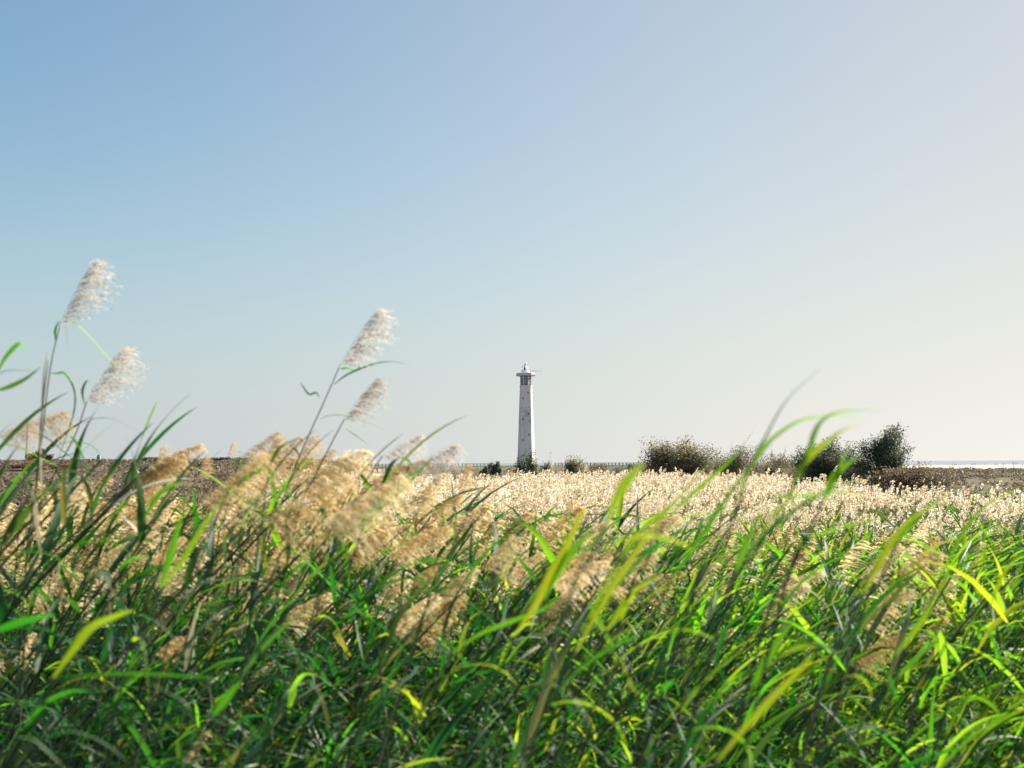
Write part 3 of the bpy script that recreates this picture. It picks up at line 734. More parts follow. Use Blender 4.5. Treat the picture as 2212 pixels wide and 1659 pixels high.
def plume_tpl(r, L=0.3, nodes=18, per=5, hairs=16, bw=0.0022, hw=0.0022, hl=0.016, wind=0.9, bend=0.3, blen=0.40, m=0, seg=3):
    """A feathery reed panicle: rachis along +Z bowing to +X, branches blown towards +X, spikelets along them."""
    t = T()
    rp = lambda q: np.array([bend * L * q * q, 0, L * q * (1 - 0.12 * q)])
    if hairs or seg > 2: tube(t, [rp(q) for q in np.linspace(0, 1, 7)], np.linspace(0.0022, 0.0006, 7), 3, m, 0.0)
    HV = []
    BV, BF = [], []
    nb = 0
    for i in range(nodes):
        q = (i + r.uniform(0, 0.35)) / nodes
        base = rp(q)
        for j in range(per):
            l = L * blen * ((0.42 + 0.75 * math.sin(math.pi * min(1.0, 0.16 + 0.84 * q))) if wind > 0.75 else ((1 - q) ** 0.55 * 0.9 + 0.16)) * r.uniform(0.5, 1.1)
            a = r.normal() * 0.8
            out = np.array([math.cos(a) * 0.8 + wind * 0.3, math.sin(a) * 0.7, r.uniform(0.7, 1.6)]); out /= np.linalg.norm(out)
            s = np.linspace(0, 1, seg + 1)[:, None]
            pts = base + out * l * s + np.array([wind * 0.75, 0, -0.42 if wind < 0.75 else -0.24]) * l * s ** 2
            d = pts[-1] - pts[0]
            wv = np.cross(d, r.normal(size=3)); wv /= np.linalg.norm(wv) + 1e-9
            w = bw * (1 - 0.75 * s)
            V = np.concatenate([pts - wv * w, pts + wv * w]); n = seg + 1
            BV.append(V); BF.append(np.array([(k, k + 1, n + k + 1, n + k) for k in range(seg)]) + nb); nb += 2 * n
            if hairs:
                k = max(3, int(hairs * l / (L * blen)))
                f = r.uniform(0.12, 1.0, k)
                c = np.stack([np.interp(f, s[:, 0], pts[:, x_]) for x_ in range(3)], 1)
                hd = (d / np.linalg.norm(d))[None] * 1.0 + r.normal(size=(k, 3)) * 0.42 + np.array([0.3 * wind, 0, -0.25]); hd /= np.linalg.norm(hd, axis=1)[:, None]
                hv = np.cross(hd, r.normal(size=(k, 3))); hv /= np.linalg.norm(hv, axis=1)[:, None]
                ll = hl * r.uniform(0.6, 1.3, k)[:, None]
                HV.append(np.stack([c, c + hd * ll * 0.45 + hv * hw, c + hd * ll, c + hd * ll * 0.45 - hv * hw], 1).reshape(-1, 3))
    t.add(np.concatenate(BV), np.concatenate(BF), m, 0.0)
    if HV:
        H = np.concatenate(HV); t.add(H, np.arange(len(H)).reshape(-1, 4), m, 0.0)
    return t

def tuft_tpl(r, L=0.28, n=12, m=2, fat=0.30, ks=1.0, kw=0.24):
    """A reed head as it shows from afar: overlapping tufts in an egg-shaped head."""
    t = T()
    q = r.uniform(0, 1, n); a = r.uniform(0, 6.28, n)
    rad = L * fat * np.sin(np.pi * (0.12 + 0.84 * q)) * r.uniform(0.3, 0.8, n)
    C = np.stack([rad * np.cos(a) + 0.12 * L * q, rad * np.sin(a), L * (0.1 + 0.8 * q)], 1)
    d = np.stack([np.cos(a) * 0.5 + 0.35, np.sin(a) * 0.5, r.uniform(0.2, 1.1, n)], 1); d /= np.linalg.norm(d, axis=1)[:, None]
    w = np.cross(d, r.normal(size=(n, 3))); w /= np.linalg.norm(w, axis=1)[:, None]
    s = L * ks * r.uniform(0.32, 0.5, n)[:, None]
    V = np.stack([C - d * s * 0.5, C + w * s * kw, C + d * s * 0.5, C - w * s * kw], 1).reshape(-1, 3)
    t.add(V, np.arange(n * 4).reshape(-1, 4), m, np.repeat(r.uniform(-0.05, 0.05, n), 4))
    return t

def stem_pt(t_, lean, side):
    return np.array([lean * t_ ** 1.35, side * t_ ** 2, t_])
def stem_dir(t_, lean, side):
    d = np.array([1.35 * lean * max(t_, 0.02) ** 0.35, 2 * side * t_, 1.0]); return d / np.linalg.norm(d)

def reed_tpl(r, H, nleaf, lseg, plume, lean, leaf_len=0.36, stem_n=3, lw=0.08, t0=0.25, flat=False, tl=1):
    """A whole reed for the masses: stem (1), leaves (0), plume (2)."""
    t = T(); side = r.normal() * 0.08
    ns = 2 if lseg == 2 else 4
    tube(t, [stem_pt(q, lean, side) * H for q in np.linspace(0, 1, ns)], np.linspace(0.005, 0.002, ns), stem_n, 1, r.uniform(0, 0.9), cap=False)
    for k in range(nleaf):
        q = t0 + (0.99 - t0) * (k + r.uniform(0, 0.7)) / nleaf
        top = q > 0.85
        lt = leaf_tpl(r, lseg, leaf_len * r.uniform(0.65, 1.25), lw * r.uniform(0.75, 1.3), r.uniform(0.6, 1.1) if top else r.uniform(0.25, 0.95), r.uniform(0.3, 1.4) if top else r.uniform(0.8, 2.8), r.uniform(0.9, 1.8), r.normal() * 0.9, 0.25, r.normal() * 0.12, flat)
        t.addT(lt, rotz(np.array(r.normal() * 0.85 + (math.pi * 0.9 if r.uniform() < 0.14 else 0))), stem_pt(q, lean, side) * H, r.uniform(0, 0.35))
    if plume is not None:
        t.addT(plume, align(stem_dir(1, lean, side)), stem_pt(1, lean, side) * H, 0.0)
    return t

def scatter_reeds(t, tpls, r, x, y, scale, tint, yaw=0.35, dz=0.0):
    k = r.integers(0, len(tpls), len(x)); z = gz(x, y) - 0.02
    for j, tp in enumerate(tpls):
        q = k == j
        if not q.any(): continue
        A = rotz(r.normal(size=q.sum()) * yaw) * scale[q][:, None, None]
        t.scatter(tp, A, np.stack([x[q], y[q], z[q]], 1), tint[q])

# --- far pale reed field
r = np.random.default_rng(77)
def in_field(x, y):
    u = 1106 + x / (KD * y)
    back = np.interp(u, [500, 800, 1100, 1400, 1650, 1780, 1900, 2050, 2300], [60, 96, 104, 110, 96, 74, 58, 51, 48])
    front = np.interp(u, [600, 1300, 1600, 1750, 2300], [20, 22, 23, 27, 27])
    edge = back * (1 + 0.10 * wob(x, y, 5.0))
    gap = wob(x, y * 0.40, 6.5, 2.0) < -0.33
    strip = (u > 1440) & (u < 2060) & (np.abs(y - 37 - 2.5 * wob(x, y * 0, 4.0)) < 3.2) & (r.uniform(size=len(x)) < 0.82)
    straggle = (y < back * 1.7) & (r.uniform(size=len(x)) < 0.03 * np.exp(-(y / back - 1) * 3))
    return ((y > front) & (y < edge) & ~strip & (~gap | (r.uniform(size=len(x)) < 0.12))) | ((y >= edge) & straggle)
x, y = rnd_area(r, 38000, 20, 125, 560, 2330, 0.75)
k = in_field(x, y); x, y = x[k], y[k]
field = T()
nearf = y < 36
tp = [reed_tpl(r, r.uniform(1.9, 2.25), 3, 3, tuft_tpl(r, r.uniform(0.28, 0.36), 30, 2, 0.30, 0.55, 0.17), r.uniform(0.08, 0.28), 0.4, 3, 0.05, 0.3, True) for _ in range(7)]
fs = np.where(r.uniform(size=len(x)) < 0.07, 1.16, 1.0) * r.uniform(0.76, 1.06, len(x)) * np.interp(1106 + x / (KD * y), [1500, 2000], [1.0, 0.90]) * (1 + 0.13 * wob(x, y, 3.2)); ft = np.clip(0.30 + 0.25 * wob(x, y, 4.0, 3.0) + r.normal(size=len(x)) * 0.18, 0, 0.9)
scatter_reeds(field, tp, r, x[nearf], y[nearf], fs[nearf], ft[nearf], 0.5)
tp = [reed_tpl(r, r.uniform(1.95, 2.3), 2, 2, tuft_tpl(r, r.uniform(0.30, 0.40), 13, 2, 0.34, 0.9, 0.28), r.uniform(0.05, 0.2), 0.45, 3, 0.07, 0.35, True) for _ in range(9)]
scatter_reeds(field, tp, r, x[~nearf], y[~nearf], fs[~nearf], ft[~nearf], 0.6)
tag(link('reed_field', field.mesh('reed_field', [M_straw, M_straw, M_plumef])), 'wide field of pale fluffy reeds in the middle distance', 'reed field', None, 'stuff')
n_field = len(x)
# green undergrowth inside and before the field
x, y = rnd_area(r, 3800, 12, 100, 500, 2330, 0.6)
t = T()
tp = [reed_tpl(r, 0.9, 5, 3, None, r.uniform(0.1, 0.4), 0.5, 3, 0.06, 0.1, True) for _ in range(6)]
scatter_reeds(t, tp, r, x, y, r.uniform(0.8, 1.6, len(x)), r.uniform(0, 0.6, len(x)), 1.2)
tag(link('undergrowth', t.mesh('undergrowth', [M_leaf, M_stem, M_plume])), 'green leafy undergrowth between the reed stems', 'undergrowth', None, 'stuff')

# --- middle reeds, from behind the near thicket out to the field
def canopy(y):
    """Height above the ground at which the reed tops close up, from the near edge of the bank outwards."""
    return np.interp(y, [1.8, 3.0, 4.0, 5.5, 7.0, 9.0, 12.0, 18.0, 27.0], [2.62, 2.72, 2.84, 3.12, 3.20, 3.12, 2.98, 2.75, 2.42]) - gz(0 * np.asarray(y, float), y)
def hfac(u, y):
    """Relative height of the thicket across the view: tall at one end, lower in the middle, bushy at the other."""
    return np.interp(u, [-200, 500, 850, 1050, 1350, 1700, 2400], [1.00, 1.00, 0.98, 0.85, 0.86, 0.89, 0.90])
t = T()
x, y = rnd_area(r, 4500, 9, 27, -80, 2300, 0.7)
u = 1106 + x / (KD * y)
keep = ~((u > 1720) & (y > 15) & (r.uniform(size=len(x)) < 0.65)) & ~((u > 1500) & (u < 2050) & (y > 13) & (r.uniform(size=len(x)) < 0.3))
x, y, u = x[keep], y[keep], u[keep]
pl = r.uniform(size=len(x)) < np.interp(u, [0, 900, 1400, 1700, 2300], [0.76, 0.72, 0.40, 0.09, 0.07])
lowp = lambda: plume_tpl(r, r.uniform(0.28, 0.36), 10, 4, 0, 0.009, 0.006, 0.045, 0.7, 0.3, 0.36, 2, 2)
tpP = [reed_tpl(r, r.uniform(1.75, 1.95), 5, 4, lowp(), r.uniform(0.12, 0.38), 0.40, 3, 0.075, 0.3) for _ in range(8)]
tpG = [reed_tpl(r, r.uniform(1.85, 2.1), 9, 4, None, r.uniform(0.2, 0.5), 0.42, 3, 0.08, 0.25) for _ in range(8)]
sc = r.uniform(0.80, 1.05, len(x)) * hfac(u, y) * canopy(y) / 2.0
scatter_reeds(t, tpP, r, x[pl], y[pl], sc[pl], r.uniform(0, 0.6, pl.sum()), 0.5)
scatter_reeds(t, tpG, r, x[~pl], y[~pl], sc[~pl], r.uniform(0, 0.6, (~pl).sum()), 0.5)
tag(link('reed_belt', t.mesh('reed_belt', [M_leaf, M_stem, M_plume])), 'belt of mixed green and plumed reeds behind the near thicket', 'reed belt', None, 'stuff')

# --- near thicket mass (the reeds too many to count, and the short growth under them)
def thicket(name, mats, y0, y1, n, seed, label, short=False, u0=-250, u1=2460, pfrac=0.0, prob=None):
    r = np.random.default_rng(seed)
    x, y = rnd_area(r, n, y0, y1, u0, u1, 0.8); u = 1106 + x / (KD * y)
    if prob is not None:
        k = r.uniform(size=n) < prob(u); x, y, u = x[k], y[k], u[k]
    h = canopy(y) * hfac(u, y) * r.uniform(0.72, 1.06, len(x))
    if short: h *= r.uniform(0.55, 0.95, len(x))
    t = T()
    tp = [reed_tpl(r, 2.0, 15, 4, None, r.uniform(0.42, 0.92), 0.42, 3, 0.066, 0.18) for _ in range(12)]
    pl = (r.uniform(size=len(x)) < pfrac * np.interp(y, [4.6, 6.0], [0.06, 1.0]) * np.interp(u, [750, 1300], [1.0, 0.3])) & (not short)
    scatter_reeds(t, tp, r, x[~pl], y[~pl], h[~pl] / 2.0, r.uniform(0, 0.68, (~pl).sum()), 0.55)
    if pl.any():
        tpp = [reed_tpl(r, 1.95, 10, 4, plume_tpl(r, 0.30, 16, 4, 6, 0.0024, 0.004, 0.026, 0.7, 0.3, 0.36, 2, 2), r.uniform(0.2, 0.5), 0.42, 3, 0.066, 0.3) for _ in range(7)]
        scatter_reeds(t, tpp, r, x[pl], y[pl], h[pl] / 2.0, r.uniform(0, 0.6, pl.sum()), 0.5)
    tag(link(name, t.mesh(name, mats)), label, 'thicket', None, 'stuff')
pl_ = lambda u: np.interp(u, [-250, 700, 1500, 2460], [1.0, 0.8, 0.25, 0.05])
pr_ = lambda u: np.interp(u, [-250, 700, 1500, 2460], [0.05, 0.25, 0.9, 1.0])
thicket('reed_thicket', [M_leafb, M_stem, M_plume], 3.4, 10.0, 2300, 41, 'mass of grey green reeds behind the nearest plumed stems', pfrac=0.36, prob=pl_)
thicket('reed_thicket', [M_leaf, M_stem, M_plume], 3.4, 11.0, 2900, 42, 'mass of bright green reeds behind the nearest leaning shoots', pfrac=0.03, prob=pr_)
thicket('reed_understorey', [M_leafb, M_stem, M_plume], 2.3, 4.6, 1100, 43, 'short grey green leaves crowded under the near plumed reeds', True, prob=pl_)
thicket('reed_understorey', [M_leaf, M_stem, M_plume], 2.3, 4.6, 1100, 44, 'short bright green leaves crowded under the near leaning shoots', True, prob=pr_)

# ------------------------------------------------------------------ single reeds: leaf, stem and plume are parts of each
r = np.random.default_rng(303)
def across(me):
    """Position across the blade (1 one edge, 2 midrib, 3 other edge), for the veins."""
    n = len(me.vertices) // 3
    a = me.attributes.new('across', 'FLOAT', 'POINT'); a.data.foreach_set('value', np.repeat(np.array([1.0, 2.0, 3.0], np.float32), n)); return me
def leaf_set(mat, nm, n):
    out = []
    for k in range(n):
        erect = k % 4 == 0
        lt = leaf_tpl(r, 9, 1.0, r.uniform(0.050, 0.088), r.uniform(0.9, 1.3) if erect else r.uniform(0.35, 1.1), r.uniform(0.2, 0.9) if erect else r.uniform(0.8, 2.5), r.uniform(1.0, 2.2), r.normal() * 1.0, 0.25, r.normal() * 0.12)
        out.append(across(lt.mesh('leaf', mat)))
    return out
LEAF = {'g': leaf_set(M_leaf, 'leaf', 14), 'b': leaf_set(M_leafb, 'leaf', 14), 'd': leaf_set(M_dry, 'leaf', 4)}
PL = [(plume_tpl(r, 0.30, 20, 6, 15, 0.0014, 0.0020, 0.016, 0.72, 0.30, 0.36).mesh('plume', M_plume)) for _ in range(4)]
PLS = [(plume_tpl(r, 0.30, 22, 5, 15, 0.0013, 0.0019, 0.016, 1.0, 0.38, 0.36).mesh('plume', M_plumes)) for _ in range(3)]
STEMS = []
for k in range(6):
    le, si = r.uniform(0.38, 0.88), r.normal() * 0.08
    t = T(); tube(t, [stem_pt(q, le, si) for q in np.linspace(0, 1, 10)], np.linspace(0.0042, 0.0022, 10), 6)
    STEMS.append((le, si, t.mesh('stem', M_stem)))
GRP = 'reeds standing nearest the camera'
def single_reed(x, y, H, kind, plume, label, nleaf=14, yawj=0.75):
    le, si, me = STEMS[r.integers(len(STEMS))]
    o = thing('reed', (x, y, Gz(x, y) - 0.02), label, 'reed', GRP, r.normal() * 0.3)
    st = link('stem', me, o); st.scale = (H, H, H)
    for k in range(nleaf):
        q = 0.22 + 0.77 * (k + r.uniform(0, 0.7)) / nleaf
        pool = LEAF['d'] if r.uniform() < 0.05 else LEAF[kind]
        top = q > 0.86
        j = r.integers(len(pool))
        if top and len(pool) > 5: j = (j // 4) * 4 % len(pool)
        lf = link('leaf', pool[j], o, Vector(stem_pt(q, le, si) * H))
        L = r.uniform(0.26, 0.52)
        lf.rotation_euler = (0, 0, r.normal() * yawj + (math.pi * 0.9 if r.uniform() < 0.12 else 0))
        lf.scale = (L, L * r.uniform(0.8, 1.25), L)
    if plume:
        pool = PL if plume == 'tan' else PLS
        pm = link('plume', pool[r.integers(len(pool))], o, Vector(stem_pt(1, le, si) * H))
        pm.rotation_euler = Matrix(align(stem_dir(1, le, si))).to_euler()
        s = r.uniform(0.8, 1.15); pm.scale = (s, s, s)
    return o
Z3 = [(-400, 740), (740, 1480), (1480, 2600)]
KINDN = ['grey green', 'mid green', 'bright green']
LAND = [(-60, 'the frame edge'), (110, 'the tallest plume'), (215, 'the stone post'), (345, 'the slender saplings'), (478, 'the crest bush'), (600, 'the golden mound'), (720, 'the leaning pair'), (860, 'the boardwalk'), (1000, 'the horizon bushes'),
        (1137, 'the lighthouse'), (1245, 'the olive mound'), (1346, 'the dark bush'), (1465, 'the biggest bush'), (1580, 'the wispy bush'), (1690, 'the low scrub'), (1790, 'the dark thicket'), (1893, 'the airy tree'), (2000, 'the beach walkers'), (2105, 'the waterline trio'), (2260, 'the sandy edge')]
PLACED = []
n_single = 0
for i in range(255):
    y = 2.5 + 4.0 * math.sqrt((i + 0.5) / 255) if i % 5 else r.uniform(5.0, 7.5)
    u = r.uniform(-140, 2350); x = (u - 1106) * KD * y
    H = float(canopy(y)) * r.uniform(0.85, 1.12) * float(hfac(u, y))
    z = 0 if u < 740 else (1 if u < 1480 else 2)
    kind = 'b' if r.uniform() < (0.85, 0.5, 0.12)[z] else 'g'
    plume = 'tan' if (r.uniform() < (0.48, 0.20, 0.03)[z] and y > 5.0) else None
    j = int(np.argmin([abs(u - q[0]) for q in LAND])); k = min(len(LAND) - 1, max(0, j + (1 if u > LAND[j][0] else -1)))
    if abs(u - LAND[j][0]) < 0.30 * abs(LAND[k][0] - LAND[j][0]) or k == j: land = 'below ' + LAND[j][1]
    else: land = 'between ' + LAND[min(j, k)][1] + ' and ' + LAND[max(j, k)][1]
    row = ('in front', 'second row', 'deeper in', 'at the back')[int(np.searchsorted([3.2, 4.4, 5.6], y))]
    lab = f"{'plumed' if plume else 'plumeless'} {'greyish' if kind == 'b' else 'bright green'} reed {row} {land}"
    PLACED.append((single_reed(x, y, H, kind, plume, lab), H + Gz(x, y), lab))
    n_single += 1

for i in range(20):
    y = r.uniform(3.8, 5.6); u = r.uniform(-80, 120) if i < 11 else r.uniform(210, 640)
    v = r.uniform(970, 1070) if i < 11 else r.uniform(1015, 1075)
    q = P(u, v, y); H = q.z - Gz(q.x, y); pl = i % 3 == 0
    lab = f"tall {'plumed' if pl else 'leafy'} greyish reed reaching the rise below {LAND[int(np.argmin([abs(u - w_[0]) for w_ in LAND]))][1]}"
    PLACED.append((single_reed(q.x - 0.55 * H, y, H, 'b' if i % 4 else 'g', 'tan' if pl else None, lab, 16), H + Gz(q.x, y), lab))
for lab in sorted({q[2] for q in PLACED}):
    same = sorted([q for q in PLACED if q[2] == lab], key=lambda q: q[1])
    if len(same) == 2: same[0][0]['label'] = 'shorter ' + lab; same[1][0]['label'] = 'taller ' + lab
    elif len(same) == 3:
        for q, w_ in zip(same, ('shortest ', 'middling ', 'tallest ')): q[0]['label'] = w_ + lab
# ------------------------------------------------------------------ reeds the photograph shows one by one
def smooth_path(pts, n):
    pts = np.asarray(pts, float)
    if len(pts) < 3:
        s = np.linspace(0, 1, n)[:, None]; return pts[0] * (1 - s) + pts[-1] * s
    ext = np.concatenate([[2 * pts[0] - pts[1]], pts, [2 * pts[-1] - pts[-2]]])
    out = []
    for s in np.linspace(0, len(pts) - 1 - 1e-6, n):
        i = int(s); f = s - i
        a, b, c, d = ext[i], ext[i + 1], ext[i + 2], ext[i + 3]
        out.append(0.5 * (2 * b + (c - a) * f + (2 * a - 5 * b + 4 * c - d) * f * f + (3 * b - a - 3 * c + d) * f ** 3))
    return np.array(out)
def world_path(uv, d, dd=0.0):
    n = len(uv)
    return np.array([P(q[0], q[1], d + dd * (i / max(1, n - 1)) ** 2) for i, q in enumerate(uv)])
def ribbon(pts, width, tilt, fold=0.25, base=0.22):
    """A leaf along a path: its face turns by tilt about the path."""
    n = len(pts); s = np.linspace(0, 1, n)
    tg = np.gradient(pts, axis=0); tg /= np.linalg.norm(tg, axis=1)[:, None]
    ref = np.array([0.25, 0.9, 0.35])
    a = np.cross(tg, ref); a /= np.linalg.norm(a, axis=1)[:, None]
    b = np.cross(tg, a)
    tw = np.linspace(tilt[0], tilt[1], n)
    side = a * np.cos(tw)[:, None] + b * np.sin(tw)[:, None]; nrm = np.cross(tg, side)
    w = width * 0.5 * np.minimum(1, base + (1 - base) * s / 0.38) * (1 - s ** 1.6) ** 0.8
    w[-1] = 0.0005
    V = np.concatenate([pts - side * w[:, None] + nrm * (fold * w)[:, None], pts, pts + side * w[:, None] + nrm * (fold * w)[:, None]])
    F = [(i, i + 1, n + i + 1, n + i) for i in range(n - 1)] + [(n + i, n + i + 1, 2 * n + i + 1, 2 * n + i) for i in range(n - 1)]
    t = T(); t.add(V, F); return t
MATS = {'g': M_leaf, 'b': M_leafb, 'd': M_dry}
def hero(stem, d, label, leaves=(), plume=None, kind='g', extra=3, rad=0.0028, dlen=0.0):
    """stem: (u, v) points of the photograph from low to high at depth d; the stem is carried on down to the ground.
    leaves: (points, width in mm, (tilt0, tilt1), material, depth drift); plume: ((u, v) of its tip, colour, fatness)."""
    pts = world_path(stem, d)
    b = pts[0]; dirn = pts[1] - pts[0]; dirn /= np.linalg.norm(dirn)
    g = Gz(b[0], b[1]); drop = b[2] - g
    bx = b[0] - max(-0.5, min(0.5, dirn[0] / max(0.3, dirn[2]))) * drop * 0.45
    root = np.array([bx, d + 0.02, Gz(bx, d) - 0.03])
    full = np.concatenate([[root], [root * 0.45 + b * 0.55 + np.array([(root[0] - b[0]) * 0.12, 0, 0])], pts])
    sp = smooth_path(full, 22)
    o = thing('reed', tuple(root), label, 'reed', GRP)
    t = T(); tube(t, sp - root, np.linspace(rad * 1.35, rad * 0.75, len(sp)), 6)
    link('stem', t.mesh('stem', M_stem), o)
    for lf in leaves:
        uv, w, tl = lf[0], lf[1], lf[2]
        m = lf[3] if len(lf) > 3 else kind; dd = lf[4] if len(lf) > 4 else 0.0
        lp = smooth_path(world_path(uv, d, dd), 16)
        link('leaf', across(ribbon(lp - root, w / 1130.0, tl).mesh('leaf', MATS[m])), o)
    for k in range(extra):
        i = r.integers(4, max(6, len(sp) - 8))
        lo = link('leaf', LEAF[kind][r.integers(14)], o, Vector(sp[i] - root))
        L = r.uniform(0.28, 0.48) * min(1.0, 0.35 + d * 0.13); lo.rotation_euler = (0, 0, r.normal() * 0.7); lo.scale = (L, L, L)
    if plume:
        tip = np.array(P(plume[0][0], plume[0][1], d)); v = tip - sp[-1]; L = np.linalg.norm(v)
        fat = plume[2] if len(plume) > 2 else 1.0
        wind = plume[3] if len(plume) > 3 else 0.8
        hp = plume_tpl(r, 1.0, 22, 5, 15, 0.0034, 0.0052, 0.055, wind, 0.07, 0.36 * fat)
        tt = T(); tt.addT(hp, align(v) * L * 1.13, sp[-1] - root)
        link('plume', tt.mesh('plume', M_plumes if plume[1] == 's' else M_plume), o)
    return o
F0, E0 = (0.0, 0.5), (1.1, 0.9)   # face-on, edge-on leaf tilts
# left-hand group against the sky
hero([(62, 1250), (84, 1010), (108, 800), (131, 697)], 4.4, 'tallest reed, its silvery plume topping every other against the sky',
     [([(131, 690), (150, 688), (190, 722), (240, 778), (298, 832)], 11, (0.6, 0.5), 'g'), ([(140, 694), (144, 715), (149, 762)], 8, (0.4, 0.2), 'd'),
      ([(120, 735), (120, 712), (128, 692)], 16, (0.1, 0.1), 'b'), ([(109, 806), (124, 806), (140, 806), (160, 838), (162, 880), (148, 930), (122, 1000)], 18, (0.5, 0.1), 'b')], ((192, 556), 's', 0.9), 'b', 2)
hero([(44, 1200), (110, 1040), (160, 945), (187, 868)], 4.5, 'reed with a silvery plume just lower than the tallest, leaning the same way',
     [([(182, 872), (178, 845), (186, 824), (196, 822)], 14, (0.4, 0.9), 'b'), ([(178, 915), (210, 903), (245, 905), (285, 925), (330, 952)], 8, (0.8, 0.9), 'b')], ((256, 744), 's', 1.0), 'b', 2)
hero([(55, 1240), (82, 1000), (92, 880), (104, 778)], 4.2, 'plumeless reed ending in a pale dry sheath beside the tallest reed',
     [([(88, 890), (93, 840), (96, 800), (102, 760)], 13, (0.1, 0.3), 'd'), ([(86, 890), (88, 960), (90, 1040), (96, 1120)], 17, (0.2, 0.1), 'd')], None, 'b', 1)
hero([(-30, 980), (-18, 900), (-6, 830)], 3.6, 'reed half outside the frame edge with two wide leaves reaching in from the side',
     [([(-10, 815), (10, 775), (40, 742), (52, 748), (63, 768)], 20, (0.1, 0.6), 'g'), ([(-12, 845), (20, 835), (55, 818), (88, 793)], 22, (0.3, 0.2), 'b'), ([(-12, 815), (15, 800), (60, 800), (78, 803)], 7, (0.9, 0.9), 'b')], None, 'b', 0)
hero([(40, 1150), (55, 1000), (60, 912)], 5.4, 'reed whose tan plume droops sideways below the pale dry sheath', [([(58, 930), (100, 945), (150, 985), (190, 1010)], 14, (0.5, 0.3), 'b')], ((140, 880), 'tan', 1.35, 1.1), 'b', 2)
hero([(-40, 1150), (-20, 1000), (-6, 940)], 5.0, 'reed at the frame edge with a bushy tan plume cut by the border', [([(-10, 960), (40, 965), (90, 990), (140, 1015)], 14, (0.6, 0.4), 'g')], ((62, 905), 'tan', 1.5, 1.1), 'b', 2)
hero([(200, 1130), (180, 1030), (168, 965)], 4.0, 'plumeless reed with a dark leaf folded sharply downwards against the rise', [([(150, 940), (165, 955), (185, 1000), (205, 1050)], 18, (0.1, 0.3), 'b')], None, 'b', 2)
# the pair in the middle against the sky
hero([(560, 1240), (600, 1110), (645, 990), (700, 868), (735, 788)], 4.6, 'taller of two reeds leaning against the pale sky, with a long feathery plume',
     [([(722, 830), (745, 812), (775, 797), (815, 784), (850, 781), (890, 790)], 14, (0.3, 0.9), 'b'), ([(735, 797), (750, 795), (775, 803)], 13, (0.2, 0.3), 'g'),
      ([(690, 860), (683, 848), (668, 852), (655, 836), (648, 826)], 12, (0.2, 0.9), 'b'), ([(648, 985), (635, 970), (622, 985)], 10, (0.3, 0.6), 'b')], ((806, 660), 's', 0.85), 'b', 2)
hero([(640, 1130), (680, 1030), (720, 950), (744, 905)], 4.7, 'shorter of two reeds leaning against the pale sky, its plume flecked with tan',
     [([(690, 905), (715, 897), (750, 898), (800, 915), (840, 935)], 8, (0.7, 0.8), 'b'), ([(745, 925), (775, 945), (800, 965)], 8, (0.4, 0.6), 'b')], ((806, 811), 's', 0.9), 'b', 2)
hero([(740, 1120), (790, 1040), (826, 985)], 4.2, 'reed with a thin see-through plume bending over just past the leaning pair', [], ((905, 930), 's', 0.8, 1.2), 'g', 2)
hero([(790, 1120), (850, 1050), (885, 1010)], 3.9, 'low reed with a wispy plume blown flat towards the lighthouse', [], ((985, 948), 's', 0.7, 1.3), 'g', 2)
for i, (a, b, d, lab) in enumerate([
    ((520, 985), (595, 925), 5.6, 'reed with a golden plume on the high mound of plumes, inner one'),
    ((560, 1010), (640, 935), 5.2, 'reed with a golden plume on the high mound of plumes, outer one'),
    ((430, 1090), (560, 965), 3.6, 'reed with a large blurred greenish gold plume leaning below the mound'),
    ((545, 1065), (585, 940), 5.0, 'reed with a fat golden plume at the front of the high mound'),
    ((605, 1060), (662, 938), 5.3, 'reed with a fat golden plume on the outer flank of the high mound'),
    ((495, 1070), (540, 972), 4.8, 'reed with a fat golden plume on the inner flank of the high mound'),
    ((668, 1015), (715, 965), 7.5, 'small tan plumed reed standing behind the leaning pair'),
    ((330, 1050), (342, 962), 8.0, 'reed with an upright tan plume standing out before the dark rise'),
    ((428, 1035), (440, 982), 9.0, 'reed with a short tan plume before the dark bush on the crest'),
    ((396, 1030), (398, 1000), 9.5, 'reed with the smallest tan head standing before the crest'),
    ((492, 985), (500, 952), 10.0, 'reed with a compact tan head just beside the golden mound'),
    ((560, 1120), (740, 1010), 3.4, 'reed with a big soft golden plume streaming before the leaning pair'),
    ((690, 1130), (860, 1010), 3.3, 'reed with a wide soft greenish gold plume streaming towards the lighthouse'),
    ((755, 1120), (830, 1050), 3.8, 'reed with a short dark gold plume between wide green blades'),
    ((775, 1040), (790, 985), 8.0, 'reed with a fluffy upright tan head right of the leaning pair'),
    ((985, 1065), (1003, 1000), 8.5, 'reed with a fluffy tan head standing tall before the pale field'),
    ((960, 1130), (985, 1070), 8.2, 'reed with a slightly lower tan head before the pale field'),
    ((1215, 1125), (1230, 1075), 9.0, 'reed with a brownish tan head before the pale field beyond the lighthouse'),
    ((1040, 1230), (1100, 1150), 4.5, 'reed with a round blurred golden plume below the lighthouse'),
    ((250, 1130), (330, 1035), 4.6, 'reed with a shaggy tan plume below the stone post'),
    ((130, 1120), (160, 1020), 5.5, 'reed with a hanging tan plume below the rusty dry bush'),
    ((900, 1110), (925, 1045), 7.0, 'reed with a tan plume between the golden plumes and the pale field')]):
    base = (a[0] - (b[0] - a[0]) * 0.6, a[1] + 110)
    hero([base, ((a[0] + base[0]) / 2 + 3, (a[1] + base[1]) / 2), a], d, lab, [], (b, 'tan', 1.35 if d > 6 else 1.4, 0.6 if d > 6 else 0.72), 'g' if i % 2 else 'b', 3)
